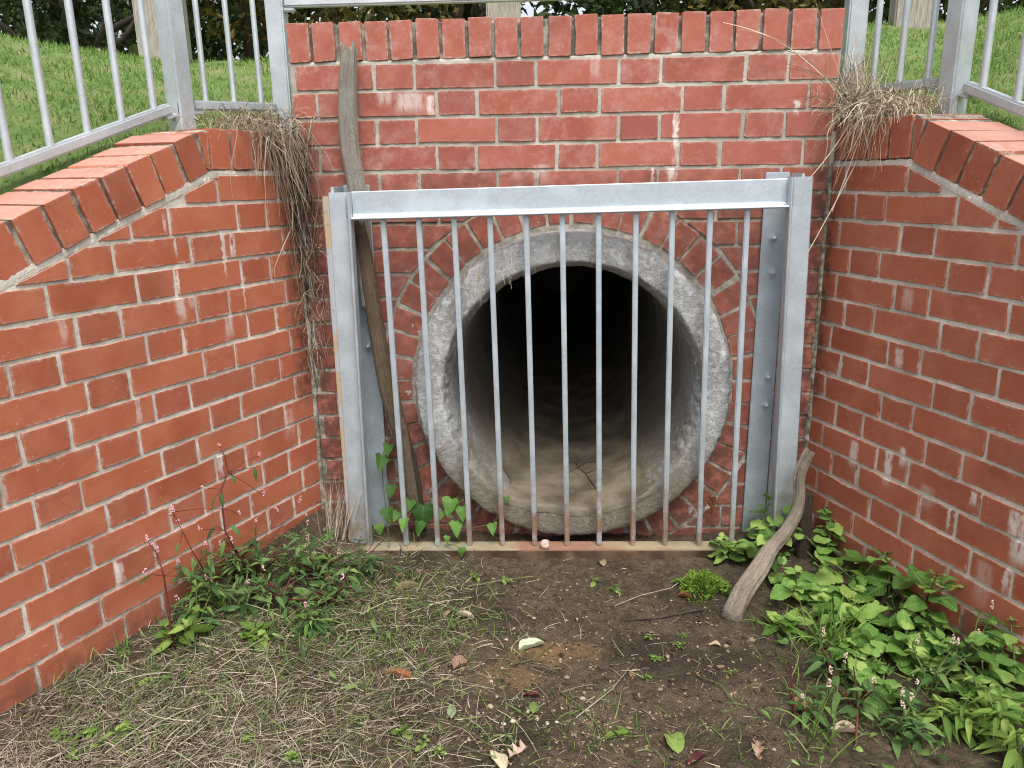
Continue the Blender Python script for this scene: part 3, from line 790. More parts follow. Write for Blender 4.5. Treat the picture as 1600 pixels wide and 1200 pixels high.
# ================================================================== GROUND
def soil_mat():
    g = NG('soil'); p = g.pos(); n1 = g.noise(p, 5, 5, 0.6); n2 = g.noise(p, 45, 5, 0.7); n3 = g.noise(p, 190, 4, 0.7); n4 = g.noise(p, 16, 4)
    b = g.ramp(n1, [(0.3, (0.058, 0.043, 0.030)), (0.5, (0.125, 0.092, 0.060)), (0.72, (0.20, 0.15, 0.098))])
    b = g.mix(g.math('MULTIPLY', g.step(n2, 0.42, 0.62), 0.65), b, (0.042, 0.030, 0.021))
    b = g.mix(g.math('MULTIPLY', g.step(n4, 0.53, 0.66), 0.5), b, (0.175, 0.130, 0.085))
    b = g.mix(g.math('MULTIPLY', g.step(n3, 0.60, 0.70), 0.6), b, (0.30, 0.245, 0.175))
    x, y, z = g.sep(p)
    for (u, v, rx, ry, c, s) in ((870, 1020, .11, .06, (0.30, 0.185, 0.075), .8), (800, 1060, .09, .05, (0.27, 0.17, 0.075), .65), (1060, 1030, .17, .12, (0.030, 0.022, 0.016), .7), (850, 1145, .13, .05, (0.055, 0.040, 0.03), .4)):
        q = on_floor(u, v)
        dx = g.math('DIVIDE', g.math('SUBTRACT', x, q.x), rx); dy = g.math('DIVIDE', g.math('SUBTRACT', y, q.y), ry)
        d = g.math('ADD', g.math('MULTIPLY', dx, dx), g.math('MULTIPLY', dy, dy))
        m = g.step(g.math('ADD', d, g.math('ADD', g.math('MULTIPLY_ADD', n4, 3.6, -1.8), g.math('MULTIPLY_ADD', n2, 3.0, -1.5))), 1.4, -0.3)
        b = g.mix(g.math('MULTIPLY', m, s), b, c)
    g.bump(g.math('ADD', g.math('MULTIPLY', n2, 2.0), n3), 1.0, 0.012)
    return g.fin(b, g.math('MULTIPLY_ADD', n1, 0.35, 0.5))
M_SOIL = soil_mat()
def axis(lo, hi, a, b, fine, coarse):
    l = list(np.arange(a, b, fine)); x = a
    st = fine
    while x > lo: st = min(st * 1.35, coarse); x -= st; l.insert(0, x)
    x = l[-1]; st = fine
    while x < hi: st = min(st * 1.35, coarse); x += st; l.append(x)
    return l
def floor_mesh():
    xs = axis(-7, 8, -0.75, 1.85, 0.011, 0.4); ys = axis(-9, 0.12, -1.30, 0.10, 0.011, 0.4)
    v = []; f = []
    for y in ys:
        for x in xs:
            z = floor_z(x, y)
            if -1.4 < y < .2 and -.9 < x < 2: z += 0.007 * mn.noise((x * 30, y * 30, 1)) + 0.005 * mn.noise((x * 70, y * 70, 7)) + 0.004 * abs(mn.noise((x * 16, y * 16, 3)))
            v.append((x, y, z))
    n = len(xs)
    for j in range(len(ys) - 1):
        for i in range(n - 1): f.append((j * n + i, j * n + i + 1, (j + 1) * n + i + 1, (j + 1) * n + i))
    o = mesh_obj('ground', v, f, M_SOIL, None, True); tag(o, 'bare brown mud floor between the brick walls', kind='structure')
floor_mesh()

def bank_z(x, y):
    kl = (x - XL) * NL[0] + y * NL[1]; kr = (x - XR) * NR[0] + y * NR[1]
    dist = max(kl, kr, y) - 0.20
    sl = (x - XL) * DL[0] + y * DL[1]; sr = (x - XR) * DR[0] + y * DR[1]
    if x < 0.5: zc = -0.212 - max(0, sl - 0.315) * 0.37; cr = 0.225
    else: zc = -0.205 - max(0, sr - 0.287) * 0.39; cr = 0.315
    mid = ssm(-0.4, 0.1, x) * ssm(1.5, 1.2, x)
    if y > 0: zc = zc * (1 - mid) + (-0.02) * mid
    zc = max(zc, -1.40)
    t = min(max(dist, 0) / 1.35, 1.0)
    z = zc + (cr - zc) * (0.65 * t + 0.35 * (t * t * (3 - 2 * t)))
    z += 0.020 * mn.noise((x * 2.2, y * 2.2, 3)) * min(1, max(dist, 0) * 3) + 0.010 * mn.noise((x * 7, y * 7, 3))
    return z, dist
M_TURF = simple_mat('turf_soil', [(0.3, (0.075, 0.115, 0.030)), (0.52, (0.12, 0.18, 0.05)), (0.72, (0.22, 0.19, 0.10))], 9, 0.95, 0.6, 0.01)
def bank():
    xs = axis(-70, 70, -3.2, 4.2, 0.06, 6); ys = axis(-70, 90, -3.0, 2.6, 0.06, 6)
    v = []; f = []; n = len(xs); ds = []
    for y in ys:
        for x in xs:
            z, d = bank_z(x, y); v.append((x, y, z)); ds.append(d)
    for j in range(len(ys) - 1):
        for i in range(n - 1):
            q = (j * n + i, j * n + i + 1, (j + 1) * n + i + 1, (j + 1) * n + i)
            if min(ds[k] for k in q) < -0.16: continue
            f.append(q)
    o = mesh_obj('grass_bank', v, f, M_TURF, None, True); tag(o, 'mown green grass bank rising behind the walls', kind='structure')
bank()
M_GRASS = leaf_mat('grass_blade', (0.095, 0.19, 0.032), (0.18, 0.32, 0.062), (0.33, 0.46, 0.14), 0, 0.45, 'rnd')
def bank_grass():
    P = []; H = []
    n = 0
    while n < 95000:
        if random.random() < 0.5: x = random.uniform(-3.0, 0.0); y = random.uniform(-0.9, 2.1)
        else: x = random.uniform(1.0, 3.6); y = random.uniform(-0.7, 2.1)
        z, d = bank_z(x, y)
        if d < 0.02: continue
        bare = mn.noise((x * 2.6, y * 2.6, 11))
        if bare > 0.28 and random.random() < 0.6: continue
        P.append((x, y, z - 0.004)); H.append(0.7 + 0.5 * mn.noise((x * 5, y * 5, 2))); n += 1
    P = np.array(P); H = np.array(H); N = len(P)
    d = np.stack([RS.normal(0, .45, N), RS.normal(0, .45, N), np.ones(N)], 1)
    L = RS.uniform(.02, .055, N) * H
    o = ribbon_obj('bank_grass_blades', [ribbons(P, d, L, RS.uniform(.003, .0055, N), RS.uniform(0, .45, N), 2)], M_GRASS)
    tag(o, 'short green grass blades on the bank behind the railings', 'grass', kind='stuff')
bank_grass()

# ================================================================== RAILINGS
def post(base, rot, label, h=1.25, w=0.056):
    root = thing('railing_post', label, 'railing post', base, (0, 0, rot))
    mb = MB(); mb.bevbox(-w / 2, w / 2, -w / 2, w / 2, -.12, h, .005); mb.build('shaft', M_RAIL, root)
    mb = MB(); mb.bevbox(-w / 2 - .003, w / 2 + .003, -w / 2 - .003, w / 2 + .003, h, h + .006, .002); mb.build('cap', M_RAIL, root)
    return root
M_RAIL = steel_mat('galvanised_railing', None, (0.56, 0.61, 0.635))
def panel(p0, p1, label, n, h=1.0, t0=0.0, rail=0.032, bar_r=0.0095, drop=True):
    p0 = Vector(p0); p1 = Vector(p1); root = thing('metal_railing', label, 'railing', p0)
    d = p1 - p0; ang = math.atan2(d.y, d.x); Lh = math.hypot(d.x, d.y); sl = math.atan2(d.z, Lh)
    M = Matrix.Rotation(ang, 4, 'Z') @ Matrix.Rotation(-sl, 4, 'Y')
    L = d.length
    mb = MB(); mb.bevbox(0, L, -rail / 2, rail / 2, -.014, .014, .005, M); mb.build('bottom_rail', M_RAIL, root)
    mb = MB(); mb.bevbox(0, L, -rail / 2, rail / 2, h - .014, h + .014, .005, M); mb.build('top_rail', M_RAIL, root)
    br = None
    for i in range(n):
        q = d * ((i + 0.5) / n)
        if br is None:
            mb = MB(); mb.tube([(0, 0, .008), (0, 0, h - .008)], bar_r, 12, False); br = mb.build('bar', M_RAIL, root, True); br.location = q
        else: share('bar', br.data, root, q)
    for e in (0, 1):
        q = d * e
        mb = MB(); mb.bevbox(-.022 if e == 0 else -.03, .03 if e == 0 else .022, -.012, .012, -.026, -.0145, .003, Matrix.Translation(q) @ M); mb.build('clamp', M_RAIL, root)
    return root
def wl(s, k, z): return Vector(tuple(PL + DL * s + NL * k)) + Vector((0, 0, z))
def wr(s, k, z): return Vector(tuple(PR + DR * s + NR * k)) + Vector((0, 0, z))
aL, aR = math.atan2(DL[1], DL[0]), math.atan2(DR[1], DR[0])
post(wl(.165, .255, -.19), aL, 'square galvanised post at the bend of the left wing wall coping')
post((-.352, .25, -.16), 0.0, 'galvanised post tight against the left end of the tall headwall')
post((1.418, .25, -.16), 0.0, 'galvanised post tight against the right end of the tall headwall')
post(wr(.165, .235, -.19), aR, 'square galvanised post at the bend of the right wing wall coping')
pnL = panel(wl(.205, .255, -.118), wl(2.01, .255, -.118 - .335 * 1.805), 'sloping galvanised railing panel above the left wing wall', 17)
pnR = panel(wr(.205, .235, -.108), wr(2.01, .235, -.108 - .40 * 1.805), 'sloping galvanised railing panel above the right wing wall', 17)
for pn, q, an in ((pnL, wl(2.05, .255, -1.0), aL), (pnR, wr(2.05, .235, -1.0), aR)):
    mb = MB(); mb.bevbox(-.028, .028, -.028, .028, -.2, 1.25, .005, Matrix.Translation(q - pn.location) @ Matrix.Rotation(an, 4, 'Z')); mb.build('end_post', M_RAIL, pn)
a = wl(.125, .255, -.105); panel(a, Vector((-.375, .222, -.095)), 'short level galvanised railing panel left of the tall headwall', 3, rail=.028, bar_r=.008)
a = wr(.125, .235, -.09); panel(a, Vector((1.440, .222, -.085)), 'short level galvanised railing panel behind the dead grass tussock', 3, rail=.028, bar_r=.009)
panel((-.322, .25, .213), (1.388, .25, .213), 'long galvanised railing panel above the tall headwall', 16, h=.8)

# ------------------------------------------------------------------ timber bollards on the bank
M_TIMBER = simple_mat('weathered_timber', [(0.3, (0.20, 0.175, 0.145)), (0.5, (0.34, 0.305, 0.26)), (0.75, (0.48, 0.445, 0.395))], 26, 0.9, 0.5, 0.004, (9, 9, 0.7), 5)
def bollard(u, v, wd, label, rot):
    p = at_y(u, v, 1.5); z, _ = bank_z(p[0], 1.5)
    root = thing('timber_bollard', label, 'bollard', (p[0], 1.5, z - .1), (0, 0, rot))
    mb = MB(); mb.bevbox(-wd / 2, wd / 2, -wd / 2, wd / 2, 0, .95, .008); mb.build('shaft', M_TIMBER, root)
    mb = MB(); t = .95; mb.prism([(-wd / 2, -wd / 2, t), (wd / 2, -wd / 2, t), (wd / 2, wd / 2, t), (-wd / 2, wd / 2, t)], [(-wd * .2, -wd * .2, t + .06), (wd * .2, -wd * .2, t + .06), (wd * .2, wd * .2, t + .06), (-wd * .2, wd * .2, t + .06)]); mb.build('top', M_TIMBER, root)
bollard(254, 40, .20, 'grey timber bollard behind the left railings', .25)
bollard(787, 20, .155, 'grey timber bollard showing just above the middle of the headwall', .05)
bollard(1425, 20, .165, 'grey timber bollard behind the right railings', -.2)

# ================================================================== TREES
M_BARK = simple_mat('bark', [(0.3, (0.03, 0.024, 0.018)), (0.6, (0.075, 0.06, 0.045))], 18, 0.95, 0.7, 0.01, (1, 1, .3))
M_CROWN = [leaf_mat('foliage_dark', (0.010, 0.022, 0.006), (0.026, 0.050, 0.012), (0.07, 0.10, 0.026), 0, 0.2, 'rnd'), leaf_mat('foliage_mid', (0.02, 0.035, 0.008), (0.05, 0.08, 0.018), (0.14, 0.14, 0.035), 0, 0.25, 'rnd'), leaf_mat('foliage_autumn', (0.03, 0.035, 0.010), (0.075, 0.075, 0.018), (0.23, 0.14, 0.035), 0, 0.25, 'rnd')]
def tree(x, y, h, rx, label, kind, seed, nleaf=8500):
    rs = np.random.RandomState(seed); rg = random.Random(seed)
    z0 = bank_z(x, y)[0]
    root = thing('hedge_tree', label, 'tree', (x, y, z0))
    mb = MB(); mb.tube([(0, 0, -.1), (rg.uniform(-.1, .1), 0, h * .3), (rg.uniform(-.3, .3), .1, h * .75)], [.13, .10, .03], 9)
    for k in range(9):
        a = rg.uniform(0, 6.28); zz = h * rg.uniform(.08, .5); L = rx * rg.uniform(.5, .95)
        mb.tube([(0, 0, zz), (math.cos(a) * L * .5, math.sin(a) * L * .5, zz + L * .25), (math.cos(a) * L, math.sin(a) * L, zz + L * .7)], [.045, .03, .008], 6)
    mb.build('trunk', M_BARK, root, True)
    # clumps of leaves in the crown volume
    nc = 46; cc = []
    while len(cc) < nc:
        p = rs.uniform(-1, 1, 3)
        if (p ** 2).sum() > 1 or (p ** 2).sum() < .12: continue
        cc.append((p[0] * rx, p[1] * rx * .8, h * .52 + p[2] * h * .52))
    cc = np.array(cc); cs = rs.uniform(.18, .42, nc) * rx
    ci = rs.randint(0, nc, nleaf); dv = rs.normal(0, 1, (nleaf, 3)); dv /= np.linalg.norm(dv, axis=1)[:, None]
    P = cc[ci] + dv * (cs[ci] * rs.uniform(.25, 1, nleaf) ** .6)[:, None]
    P = P[P[:, 2] > 0.02]; N = len(P)
    sz = rs.uniform(.03, .07, N)
    n = rs.normal(0, 1, (N, 3)) + np.array([0, 0, .5]); n /= np.linalg.norm(n, axis=1)[:, None]
    t = np.cross(n, rs.normal(0, 1, (N, 3))); t /= np.linalg.norm(t, axis=1)[:, None]; b = np.cross(n, t)
    V = np.stack([P - t * sz[:, None], P + b * (sz * .45)[:, None] + n * (sz * .12)[:, None], P + t * sz[:, None], P - b * (sz * .45)[:, None] + n * (sz * .12)[:, None]], 1).reshape(-1, 3)
    F = (np.arange(N)[:, None] * 4 + np.arange(4)[None]).tolist()
    A = np.repeat(np.clip(rs.rand(N) * .55 + (rs.rand(nc) * .45)[ci[:N]], 0, 1), 4)
    mesh_obj('crown', V, F, M_CROWN[kind], root, False, {'rnd': A})
for i, (x, y, h, rx, kind, lab) in enumerate([
    (-4.6, 6.3, 4.2, 1.7, 0, 'dark evergreen tree at the far left edge behind the left railings'),
    (-3.0, 7.2, 4.6, 1.6, 0, 'dark evergreen tree behind the timber bollard on the left'),
    (-1.75, 6.2, 4.0, 1.3, 2, 'yellowing tree behind the short railing panel left of the headwall'),
    (-0.55, 7.4, 4.4, 1.25, 1, 'mid green tree behind the left end of the headwall coping'),
    (1.55, 7.6, 4.3, 1.25, 0, 'dark tree just right of the middle bollard, above the headwall'),
    (2.9, 6.6, 4.1, 1.35, 2, 'autumn tinted tree above the right half of the headwall'),
    (4.3, 7.4, 4.8, 1.6, 1, 'green tree behind the post at the right end of the headwall'),
    (5.9, 6.7, 4.2, 1.6, 0, 'dark tree at the far right behind the right railings')]):
    tree(x, y, h, rx, lab, kind, 40 + i)
def far_hedge():
    rs = np.random.RandomState(3); N = 30000
    P = np.stack([rs.uniform(-17, 18, N), 12.5 + rs.uniform(-1, 1.2, N), rs.uniform(0, 1, N) ** .8 * 5.0], 1)
    gap = np.abs(P[:, 0] - (-0.20)) < 0.42
    P = P[~(gap & (P[:, 2] > 2.0))]; N = len(P)
    P[:, 2] += .3 - 0.9 * (rs.rand(N) > .97)
    sz = rs.uniform(.09, .2, N); n = rs.normal(0, 1, (N, 3)); n /= np.linalg.norm(n, axis=1)[:, None]
    t = np.cross(n, rs.normal(0, 1, (N, 3))); t /= np.linalg.norm(t, axis=1)[:, None]; b = np.cross(n, t)
    V = np.stack([P - t * sz[:, None], P + b * (sz * .5)[:, None], P + t * sz[:, None], P - b * (sz * .5)[:, None]], 1).reshape(-1, 3)
    o = mesh_obj('far_hedge', V, (np.arange(N)[:, None] * 4 + np.arange(4)[None]).tolist(), M_CROWN[0], None, False, {'rnd': np.repeat(rs.rand(N), 4)})
    tag(o, 'far dark wood reading as one mass behind the trees', 'wood', kind='stuff')
far_hedge()

# ================================================================== STICKS
def wood_mat(name, stops, sc=20):
    g = NG(name); c = g.objc(); a = g.attr('along'); b = g.attr('around')
    cv = g.n('ShaderNodeCombineXYZ'); g.l(g.math('MULTIPLY', a, 3.0), cv.inputs[0]); g.l(g.math('MULTIPLY', b, 9.0), cv.inputs[1])
    n1 = g.noise(cv.outputs[0], 3.2, 5, 0.65); n2 = g.noise(c, 26, 4, 0.65); n3 = g.noise(cv.outputs[0], 11, 4, 0.7)
    col = g.ramp(g.math('ADD', g.math('MULTIPLY', n1, 0.6), g.math('MULTIPLY', n2, 0.4)), stops)
    cv2 = g.n('ShaderNodeCombineXYZ'); g.l(g.math('MULTIPLY', a, 1.4), cv2.inputs[0]); g.l(g.math('MULTIPLY', b, 8.0), cv2.inputs[1])
    n4 = g.noise(cv2.outputs[0], 5.5, 3, 0.6)
    col = g.mix(g.math('MULTIPLY', g.step(n3, 0.58, 0.68), 0.5), col, tuple(x * 0.35 for x in stops[1][1]))
    col = g.mix(g.math('MULTIPLY', g.step(n4, 0.62, 0.66), 0.85), col, tuple(x * 0.16 for x in stops[1][1]))
    g.bump(g.math('SUBTRACT', g.math('ADD', g.math('MULTIPLY', n1, 1.0), n3), g.math('MULTIPLY', g.step(n4, 0.60, 0.66), 1.2)), 1.0, 0.008)
    return g.fin(col, 0.85)
def stick(name, pts, rad, mat, label, cat, seed, n=34, rough=0.12, ragged=0.0, bits=()):
    pts = [Vector(p) for p in pts]; base = pts[-1] if pts[-1].z < pts[0].z else pts[0]
    root = thing(name, label, cat, base)
    # smooth resample
    P = []; Rr = []
    k = len(pts)
    for i in range(k - 1):
        p0, p1, p2, p3 = pts[max(i - 1, 0)], pts[i], pts[i + 1], pts[min(i + 2, k - 1)]
        m = max(4, int((p2 - p1).length / 0.012))
        for j in range(m if i < k - 2 else m + 1):
            t = j / m
            P.append(0.5 * ((2 * p1) + (p2 - p0) * t + (2 * p0 - 5 * p1 + 4 * p2 - p3) * t * t + (3 * p1 - p0 - 3 * p2 + p3) * t ** 3)); Rr.append(rad[i] + (rad[i + 1] - rad[i]) * t)
    V = []; A = []; B = []; prev = None; K = len(P)
    for i, p in enumerate(P):
        t = (P[min(i + 1, K - 1)] - P[max(i - 1, 0)]).normalized()
        a = t.orthogonal().normalized() if prev is None else (prev - t * prev.dot(t)).normalized()
        prev = a; b = t.cross(a)
        for j in range(n):
            th = 2 * math.pi * j / n
            q = a * math.cos(th) + b * math.sin(th)
            r = Rr[i] * (1 + rough * (1.4 * mn.noise((math.cos(th) * 1.3 + seed, math.sin(th) * 1.3, i * .035)) + .9 * mn.noise((math.cos(th) * 4 + seed, math.sin(th) * 4, i * .02)) + .4 * mn.noise((math.cos(th) * 9, math.sin(th) * 9, i * .12)) - 1.6 * max(0, mn.noise((math.cos(th) * 5 + seed, math.sin(th) * 5 + 3, i * .012)) - .22) * 2.2 + 1.2 * max(0, mn.noise((math.cos(th) * 1.1 + seed * 3, math.sin(th) * 1.1, i * .09)) - .3)))
            e = Vector((0, 0, 0))
            if ragged and i < 4: e = t * (-ragged * max(0, mn.noise((math.cos(th) * 3 + seed, math.sin(th) * 3, 1.5)) * 1.6 + .2) * (4 - i) / 4)
            V.append(p + q * r + e - base); A.append(i * 0.012); B.append(abs(th - math.pi))
    F = [(i * n + j, i * n + (j + 1) % n, (i + 1) * n + (j + 1) % n, (i + 1) * n + j) for i in range(K - 1) for j in range(n)]
    c0 = len(V); V += [P[0] - base, P[-1] - base]; A += [0, K * .012]; B += [0, 0]
    F += [(c0, (j + 1) % n, j) for j in range(n)] + [(c0 + 1, (K - 1) * n + j, (K - 1) * n + (j + 1) % n) for j in range(n)]
    mesh_obj('wood', V, F, mat, root, True, {'along': A, 'around': B})
    return root
def yv(u, v, y): return tuple(at_y(u, v, y))
M_WOODP = wood_mat('bleached_wood', [(0.25, (0.22, 0.18, 0.135)), (0.40, (0.46, 0.41, 0.335)), (0.62, (0.66, 0.62, 0.55))])
M_WOODB = wood_mat('brown_wood', [(0.25, (0.09, 0.062, 0.038)), (0.45, (0.22, 0.155, 0.095)), (0.7, (0.38, 0.29, 0.195))])
M_DRIFT = wood_mat('driftwood', [(0.25, (0.17, 0.13, 0.088)), (0.42, (0.40, 0.325, 0.24)), (0.62, (0.60, 0.53, 0.44))])
M_WOODD = wood_mat('dark_wood', [(0.25, (0.03, 0.023, 0.016)), (0.45, (0.09, 0.067, 0.045)), (0.7, (0.18, 0.14, 0.10))])
stick('wooden_stake', [yv(546, 82, -.045), yv(545, 160, -.042), yv(549, 235, -.045), yv(560, 310, -.05), yv(567, 390, -.055), yv(577, 480, -.055)], [.0215, .026, .0265, .026, .025, .021], M_WOODP, 'tall bleached wooden stake leaning on the headwall behind the left end of the grate', 'stake', 1, ragged=.03)
stick('broken_branch', [yv(563, 352, -.072), yv(577, 430, -.07), yv(590, 520, -.072), yv(607, 610, -.075), yv(628, 690, -.08), yv(650, 800, -.085)], [.014, .019, .023, .026, .022, .013], M_WOODB, 'brown rotten branch continuing below the stake behind the left grate bars', 'branch', 4, ragged=.02, rough=.2)
stick('dark_branch', [yv(600, 560, -.05), yv(625, 650, -.05), yv(648, 740, -.055), yv(660, 830, -.06)], [.012, .015, .015, .012], M_WOODD, 'thin dark branch leaning on the bricks beside the rotten branch', 'branch', 9, rough=.22)
bt = on_floor(1142, 972); bt.z += .016
stick('driftwood_branch', [yv(1265, 706, -.19), yv(1256, 724, -.195), yv(1249, 748, -.20), yv(1250, 775, -.21), yv(1245, 803, -.225), yv(1228, 832, -.25), yv(1205, 858, -.29), yv(1187, 888, -.335), yv(1160, 928, -.40), tuple(bt)], [.0150, .0165, .0165, .0180, .0195, .0205, .0220, .0245, .0250, .0240], M_DRIFT, 'crooked pale driftwood branch propped in the right corner', 'branch', 14, rough=.30, ragged=.012)
q = on_floor(1254, 862)
stick('rotten_stump', [yv(1262, 770, -.17), yv(1256, 815, -.17), (q.x, q.y - .01, q.z - .03)], [.017, .020, .022], M_WOODD, 'short dark rotten stump behind the driftwood branch', 'stump', 25, rough=.25)

# ================================================================== LEAVES AND PLANTS
def leaf_grid(width, serr=0.0, ns=0, fold=0.25, droop=0.35, wave=0.05, shape='ovate', seed=0, nl=11, curl=0.0):
    """unit-length leaf along +y; returns verts, faces, uv"""
    rg = random.Random(seed); V = []; UV = []; nw = 2
    for i in range(nl + 1):
        t = i / nl
        if shape == 'ovate': w = math.sin(math.pi * t ** .72) ** .85 * (1 - .25 * t)
        elif shape == 'broad': w = math.sin(math.pi * t ** .66) ** .68 * (1 - .12 * t)
        elif shape == 'lance': w = math.sin(math.pi * t ** .8) ** 1.05 * (1 - .35 * t)
        elif shape == 'heart': w = (1 - t) ** .75 * (1.25 if t > .02 else .9) * min(1, (t + .12) * 5)
        elif shape == 'round': w = math.sqrt(max(0, 1 - (2 * t - 1) ** 2)) * 1.0
        elif shape == 'lobed': w = math.sin(math.pi * min(1, t ** .8)) ** .6 * (.62 + .38 * math.cos(t * 20 + seed))
        w = max(w, 0.015) * width / 2
        for j in range(-nw, nw + 1):
            a = j / nw; ww = w
            yo = 0
            if abs(j) == nw and serr: ww = w * (1 + serr * (1 if i % 2 else -1)); yo = serr * .12
            if shape == 'heart' and i == 0: yo = -.13 * abs(a)
            x = a * ww; y = t + yo * (1 - t)
            z = fold * abs(x) * 1.0 - droop * t * t + wave * math.sin(t * 9 + a * 3 + seed) * abs(a) * width + rg.uniform(-.006, .006)
            if curl: z += curl * (a * a) * w * 2.2; x *= (1 - .35 * abs(curl) * abs(a))
            V.append((x, y - .0, z)); UV.append((.5 + a * .5 * min(1, w / (width / 2)), t))
    m = 2 * nw + 1
    F = [(i * m + j, i * m + j + 1, (i + 1) * m + j + 1, (i + 1) * m + j) for i in range(nl) for j in range(m - 1)]
    return V, F, UV
def leaf_meshes(nm, mat, n, **kw):
    out = []
    for i in range(n):
        k = dict(kw); k['seed'] = i * 7 + 1; k['droop'] = kw.get('droop', .35) * random.uniform(.3, 1.5); k['width'] = kw['width'] * random.uniform(.88, 1.12); k['fold'] = kw.get('fold', .25) * random.uniform(.4, 1.5)
        V, F, UV = leaf_grid(**k); me = bpy.data.meshes.new(nm); me.from_pydata(V, [], F); fin_mesh(me, mat, True, None, UV); out.append(me)
    return out
M_NETTLE = leaf_mat('nettle_leaf', (0.085, 0.185, 0.036), (0.175, 0.325, 0.070), (0.36, 0.50, 0.13), .45, .32)
M_LIME = leaf_mat('young_leaf', (0.10, 0.19, 0.030), (0.17, 0.29, 0.050), (0.30, 0.42, 0.10), .30, .30)
M_PERS = leaf_mat('knotweed_leaf', (0.040, 0.095, 0.028), (0.078, 0.160, 0.046), (0.16, 0.26, 0.075), .28, .25)
M_BIND = leaf_mat('bindweed_leaf', (0.045, 0.120, 0.022), (0.085, 0.20, 0.036), (0.15, 0.30, 0.06), .25, .28)
M_STEMG = simple_mat('green_stem', [(0.3, (0.07, 0.11, 0.03)), (0.7, (0.14, 0.18, 0.06))], 40, .6, .2)
M_STEMR = simple_mat('red_stem', [(0.3, (0.065, 0.013, 0.014)), (0.7, (0.15, 0.032, 0.030))], 40, .55, .2)
M_FLOW = simple_mat('pink_flower', [(0.3, (0.50, 0.20, 0.24)), (0.7, (0.70, 0.46, 0.46))], 90, .7, .3)
M_FLOWP = simple_mat('pale_flower', [(0.3, (0.50, 0.33, 0.27)), (0.7, (0.70, 0.58, 0.50))], 90, .7, .3)
NETT = leaf_meshes('leaf', M_NETTLE, 7, width=.82, serr=.07, nl=17, shape='broad', fold=.14, droop=.20, wave=.06)
LIME = leaf_meshes('leaf', M_LIME, 5, width=.66, serr=.05, nl=13, shape='ovate', fold=.2, droop=.25, wave=.04)
PERS = leaf_meshes('leaf', M_PERS, 6, width=.33, shape='lance', fold=.28, droop=.45, wave=.06)
WILL = leaf_meshes('leaf', M_LIME, 5, width=.36, shape='lance', fold=.35, droop=.55, wave=.05)
HEART = leaf_meshes('leaf', M_BIND, 5, width=.85, shape='heart', fold=.22, droop=.35, wave=.05)
ROUND = leaf_meshes('leaf', M_LIME, 4, width=.95, shape='round', fold=.15, droop=.15, wave=.05)

def place_leaf(me, parent, p, az, pitch, roll, size):
    o = share('leaf', me, parent); o.scale = (size, size, size)
    M = Matrix.Translation(p) @ Matrix.Rotation(az, 4, 'Z') @ Matrix.Rotation(pitch, 4, 'X') @ Matrix.Rotation(roll, 4, 'Y')
    o.location = M.to_translation(); o.rotation_euler = M.to_euler()
    return o
def spike(parent, p, d, L, mat, seed, r=.0032):
    rg = random.Random(seed); mb = MB(); d = Vector(d).normalized(); a = d.orthogonal().normalized(); b = d.cross(a)
    for i in range(int(L / .0022) + 5):
        t = rg.random(); th = rg.uniform(0, 6.28); rr = .0038 * (1 - .5 * t)
        c = Vector(p) + d * (t * L) + (a * math.cos(th) + b * math.sin(th)) * rr; s = r * rg.uniform(.6, 1.1) * .75
        mb.add([c + Vector(v) * s for v in ((1, 0, 0), (-1, 0, 0), (0, 1, 0), (0, -1, 0), (0, 0, 1.3), (0, 0, -1.3))], [(0, 2, 4), (2, 1, 4), (1, 3, 4), (3, 0, 4), (2, 0, 5), (1, 2, 5), (3, 1, 5), (0, 3, 5)])
    return mb.build('flower_spike', mat, parent)
